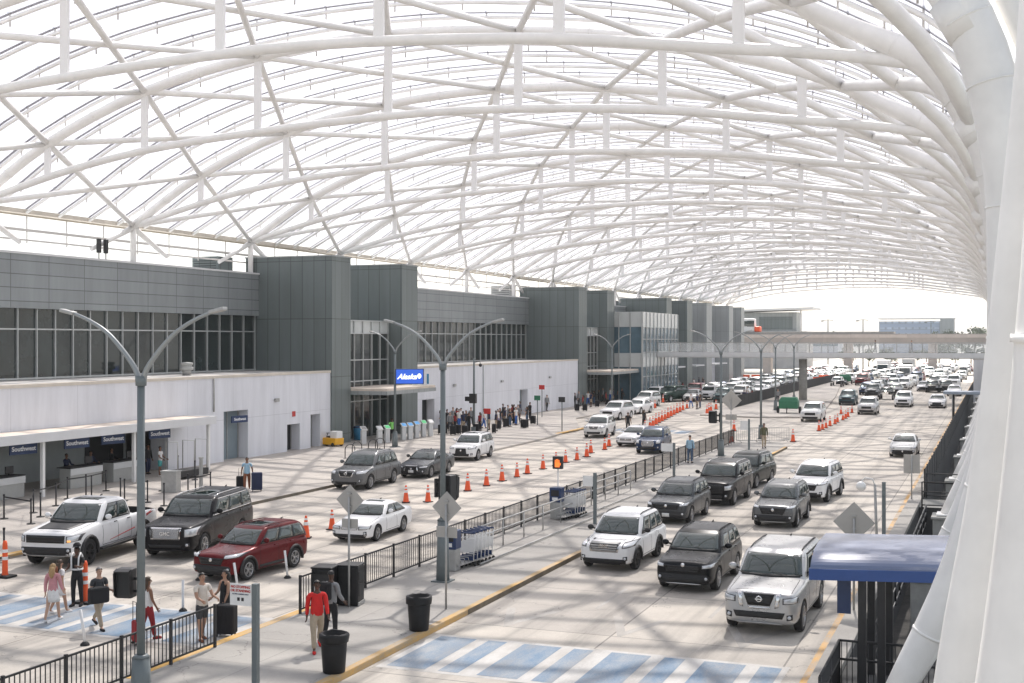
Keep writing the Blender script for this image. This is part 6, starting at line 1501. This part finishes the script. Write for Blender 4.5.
# ================================================================== FAR TRAFFIC
FV = {}
def far_mesh(kind, pn):
    S = dict(SPEC[kind]); S['paint'] = pn; bm_ = body_mesh(S,False); cm_ = cabin_mesh(S,False); sk = Skin([bm_,cm_]); sb = Skin([bm_]); b = MB(); b.b.from_mesh(bm_)
    n0 = len(b.b.faces); b.b.from_mesh(cm_); b.b.faces.ensure_lookup_table()
    L_ = S['L']; y0 = -L_/2; W2 = S['W']/2; zb = S['belt']+.03; zt = S['H']-.13; wt = W2*S['wt']
    sk.panel(b,'front',[(-W2*.83,zb),(W2*.83,zb),(wt*.9,zt),(-wt*.9,zt)],.01,6,3,2)
    sk.panel(b,'back',[(-W2*.76,zb+.06),(W2*.76,zb+.06),(wt*.84,zt),(-wt*.84,zt)],.01,5,3,2)
    yf = lambda tt: y0+lerp(S['cowl'],S['rf'],tt); yr = lambda tt: y0+lerp(S['rb'],S['rr'],tt)
    for side in ('left','right'): sk.panel(b,side,[(yf(0)+.4,zb),(yr(0)-.2,zb),(yr(1)-.25,zt),(yf(1)+.35,zt)],.01,8,3,2)
    hw = W2; nz = S['nose']
    sb.panel(b,'front',[(-hw*.5,nz-.36),(hw*.5,nz-.36),(hw*.52,nz-.14),(-hw*.52,nz-.14)],.015,6,2,1)
    sb.panel(b,'front',[(-hw*.7,S['gc']+.05),(hw*.7,S['gc']+.05),(hw*.75,S['gc']+.24),(-hw*.75,S['gc']+.24)],.015,6,2,1)
    for s in (-1,1): sb.panel(b,'front',[(s*hw*.58,nz-.22),(s*hw*.93,nz-.2),(s*hw*.93,nz-.08),(s*hw*.58,nz-.1)],.015,4,2,3)
    for yy in (y0+S['fo'], y0+S['fo']+S['wb']):
        for s in (-1,1):
            x = s*(W2-.12); b.tube([(x-.1,yy,S['wr']),(x+.1,yy,S['wr'])],S['wr'],14,1); b.tube([(x+s*.1,yy,S['wr']),(x+s*.115,yy,S['wr'])],S['wr']*.62,12,3)
    if S.get('bed'): pass
    return b.mesh('distant_car',[pn,'plastic','car_glass','lamp'],fix=False)
KN = {'suv':'SUV','bigsuv':'large SUV','sedan':'sedan','hatch':'hatchback','pickup':'pickup truck'}
CN = {'car_paint_white':'white','car_paint_pearl':'off white','car_paint_silver':'silver','car_paint_grey':'dark grey','car_paint_black':'black','car_paint_midgrey':'grey','car_paint_red':'dark red','car_paint_blue':'dark blue','car_paint_tan':'tan','car_paint_green':'dark green','car_paint_teal':'teal'}
def far_car(kind, pn, x, y, rz, where, grp):
    if (kind,pn) not in FV: FV[(kind,pn)] = far_mesh(kind,pn)
    o = obj('distant_car', FV[(kind,pn)], None, (x,y,0), rz); tag(o, '%s %s %s' % (CN[pn],KN[kind],where), 'car', grp); return o
def fc(kind, pn, px, py, where, rz=0, grp='far vehicles seen one by one'):
    p = W(px,py); far_car(kind,pn,p.x,p.y+1.6,rz,where,grp)
fc('suv','car_paint_white',612,420,'second in the kerb queue behind the silver SUV',R(-6)); fc('sedan','car_paint_white',634,414,'third in the kerb queue at the second entrance',R(-6)); fc('suv','car_paint_pearl',643,407,'fourth in the kerb queue at the second entrance',R(-6)); fc('suv','car_paint_white',652,401,'fifth in the kerb queue, by the glazed block',R(-6))
fc('bigsuv','car_paint_green',668,402,'beyond the cones near the glazed block',R(-18)); fc('sedan','car_paint_pearl',690,401.5,'facing the dense cone row beyond the people',R(3)); fc('suv','car_paint_white',707,400,'right of the off white sedan beyond the cones',R(-3)); fc('suv','car_paint_teal',721,402.5,'behind the lamp post near the median end'); fc('suv','car_paint_white',738,399,'beside the lamp post at the front of the packed cars')
fc('suv','car_paint_pearl',811,421.5,'passing the island tip'); fc('suv','car_paint_silver',867,414.5,'alone in front of the right road queue'); fc('suv','car_paint_white',903,407,'at the front of the right road queue'); fc('sedan','car_paint_white',937,408,'low and wide, in the right lane'); fc('suv','car_paint_teal',847,405,'at the left edge of the right road queue'); fc('suv','car_paint_black',932,392.5,'second in the right lane'); fc('sedan','car_paint_white',954,396,'at the right kerb before the blue canopy')
fc('hatch','car_paint_black',886,400,'between the two pale SUVs of the right queue'); fc('suv','car_paint_grey',872,397,'behind the alone silver SUV'); fc('suv','car_paint_white',893,390,'behind the front white SUV'); fc('sedan','car_paint_pearl',943,384,'third in the right lane')
kinds = ['suv','sedan','suv','bigsuv','hatch','suv','sedan']; paints = ['car_paint_white','car_paint_white','car_paint_silver','car_paint_pearl','car_paint_black','car_paint_grey','car_paint_white','car_paint_midgrey','car_paint_red','car_paint_silver','car_paint_blue']
rng = random.Random(11)
for li, x in enumerate((-36.6,-33.6,-30.6)):
    y = 158+li*2.5
    while y < 300:
        if not (226 < y < 236): far_car(rng.choice(kinds),rng.choice(paints),x+rng.uniform(-.35,.35),y,R(rng.uniform(-4,4)),'in the packed cars left of the black island barrier','packed cars left of the island barrier')
        y += rng.uniform(5.9,7.6)
for li, x in enumerate((-16.2,-13.0,-9.8,-6.4)):
    y = 176+li*4
    while y < 330:
        if rng.random() < (.85 if x < -8 else .55): far_car(rng.choice(kinds),rng.choice(paints),x+rng.uniform(-.35,.35),y,R(rng.uniform(-3,3)),'in the far queue of the right road under the footbridge','far queue of the right road')
        y += rng.uniform(6.2,9)
for li, x in enumerate((-24.0,-20.6)):
    y = 205+li*8
    while y < 330:
        far_car(rng.choice(kinds),rng.choice(paints),x+rng.uniform(-.3,.3),y,R(rng.uniform(-3,3)),'in the far lanes right of the island barrier','far lanes right of the island barrier')
        y += rng.uniform(6.5,11)
def truck(px, py, label, L_=8, H_=3.3, W_=2.5):
    p = W(px,py); t = thing('box_truck', label, 'truck', (p.x,p.y+2,0))
    b = MB(); b.b2(-W_/2,W_/2,-L_/2+1.9,L_/2,.75,H_); b.build('cargo_box','white',t,bevel=.05)
    b = MB(); b.slab([(-W_*.45,-L_/2,.55),(-W_*.45,-L_/2+.02,1.35),(-W_*.45,-L_/2+.75,2.45),(-W_*.45,-L_/2+1.85,2.5),(-W_*.45,-L_/2+1.85,.55)],(W_*.9,0,0)); c = b.build('cab','white',t,bevel=.06)
    b = MB(); b.slab([(-W_*.40,-L_/2+.045,1.45),(W_*.40,-L_/2+.045,1.45),(W_*.38,-L_/2+.70,2.36),(-W_*.38,-L_/2+.70,2.36)],(0,-.05,.04)); b.build('windscreen','car_glass',c)
    b = MB(); b.b2(-W_*.3,W_*.3,-L_/2-.03,-L_/2-.005,.75,1.2); b.build('grille','grille',c)
    for y in (-L_/2+.95,L_/2-1.5):
        for s in (-1,1): b = MB(); b.tube([(s*(W_/2-.3),y,.46),(s*(W_/2-.02),y,.46)],.46,14); b.build('wheel','rubber',t)
truck(883,376,'white box truck far behind the right queue, left of the van'); truck(905,381,'white shuttle bus with tall windscreen behind the front white SUV',7,2.9,2.3); truck(908,374,'white box truck far behind the right queue, right of the first')
# ================================================================== LIGHT, SKY, CAMERA
SUN_EL, SUN_AZ = 52, -9           # azimuth measured from +Y towards +X
w = bpy.data.worlds.new('World'); scn.world = w; w.use_nodes = True
N, L = w.node_tree.nodes, w.node_tree.links
sky = N.new('ShaderNodeTexSky'); sky.sky_type = 'NISHITA'; sky.sun_disc = False
sky.sun_elevation = R(SUN_EL); sky.sun_rotation = R(SUN_AZ); sky.air_density = 1.0; sky.dust_density = 2.0; sky.ozone_density = .6
bg = N['Background']; bg.inputs['Strength'].default_value = .09; hs = N.new('ShaderNodeHueSaturation'); hs.inputs['Saturation'].default_value = .40; L.new(sky.outputs[0], hs.inputs['Color']); L.new(hs.outputs[0], bg.inputs[0])
sl = bpy.data.lights.new('sun', 'SUN'); sl.energy = 3.3; sl.angle = R(1.0); sl.color = (1,.94,.86)
so = bpy.data.objects.new('sun', sl); COL.objects.link(so)
d = Vector((math.sin(R(SUN_AZ))*math.cos(R(SUN_EL)), math.cos(R(SUN_AZ))*math.cos(R(SUN_EL)), math.sin(R(SUN_EL))))
so.rotation_euler = d.to_track_quat('Z','Y').to_euler(); so.location = (0,60,80)
cam = bpy.data.cameras.new('camera'); cam.lens = 36*F/1024; cam.sensor_width = 36; cam.clip_end = 6000; cam.shift_y = -1.5/1024
co = bpy.data.objects.new('camera', cam); COL.objects.link(co); co.location = (0,0,CAMZ); co.rotation_euler = (R(90),0,YAW)
scn.camera = co
scn.view_settings.view_transform = 'Standard'; scn.view_settings.look = 'None'; scn.view_settings.gamma = 1
scn.view_settings.exposure = 1.34
scn.cycles.max_bounces = 8; scn.cycles.transparent_max_bounces = 16; scn.cycles.diffuse_bounces = 4
scn.cycles.use_denoising = True

hm, N, L, P = new_mat('haze_air'); N.remove(P); out = [n for n in N if n.type == 'OUTPUT_MATERIAL'][0]
pv = N.new('ShaderNodeVolumePrincipled'); pv.inputs['Color'].default_value = (.9,.93,.97,1); pv.inputs['Density'].default_value = .0002; pv.inputs['Anisotropy'].default_value = .3
L.new(pv.outputs[0], out.inputs['Volume'])
hz = MB(); hz.b2(-1510,1510,-310,2510,-3.4,27); hz = hz.build('haze', hm); hz['kind'] = 'stuff'
scn.cycles.volume_bounces = 0
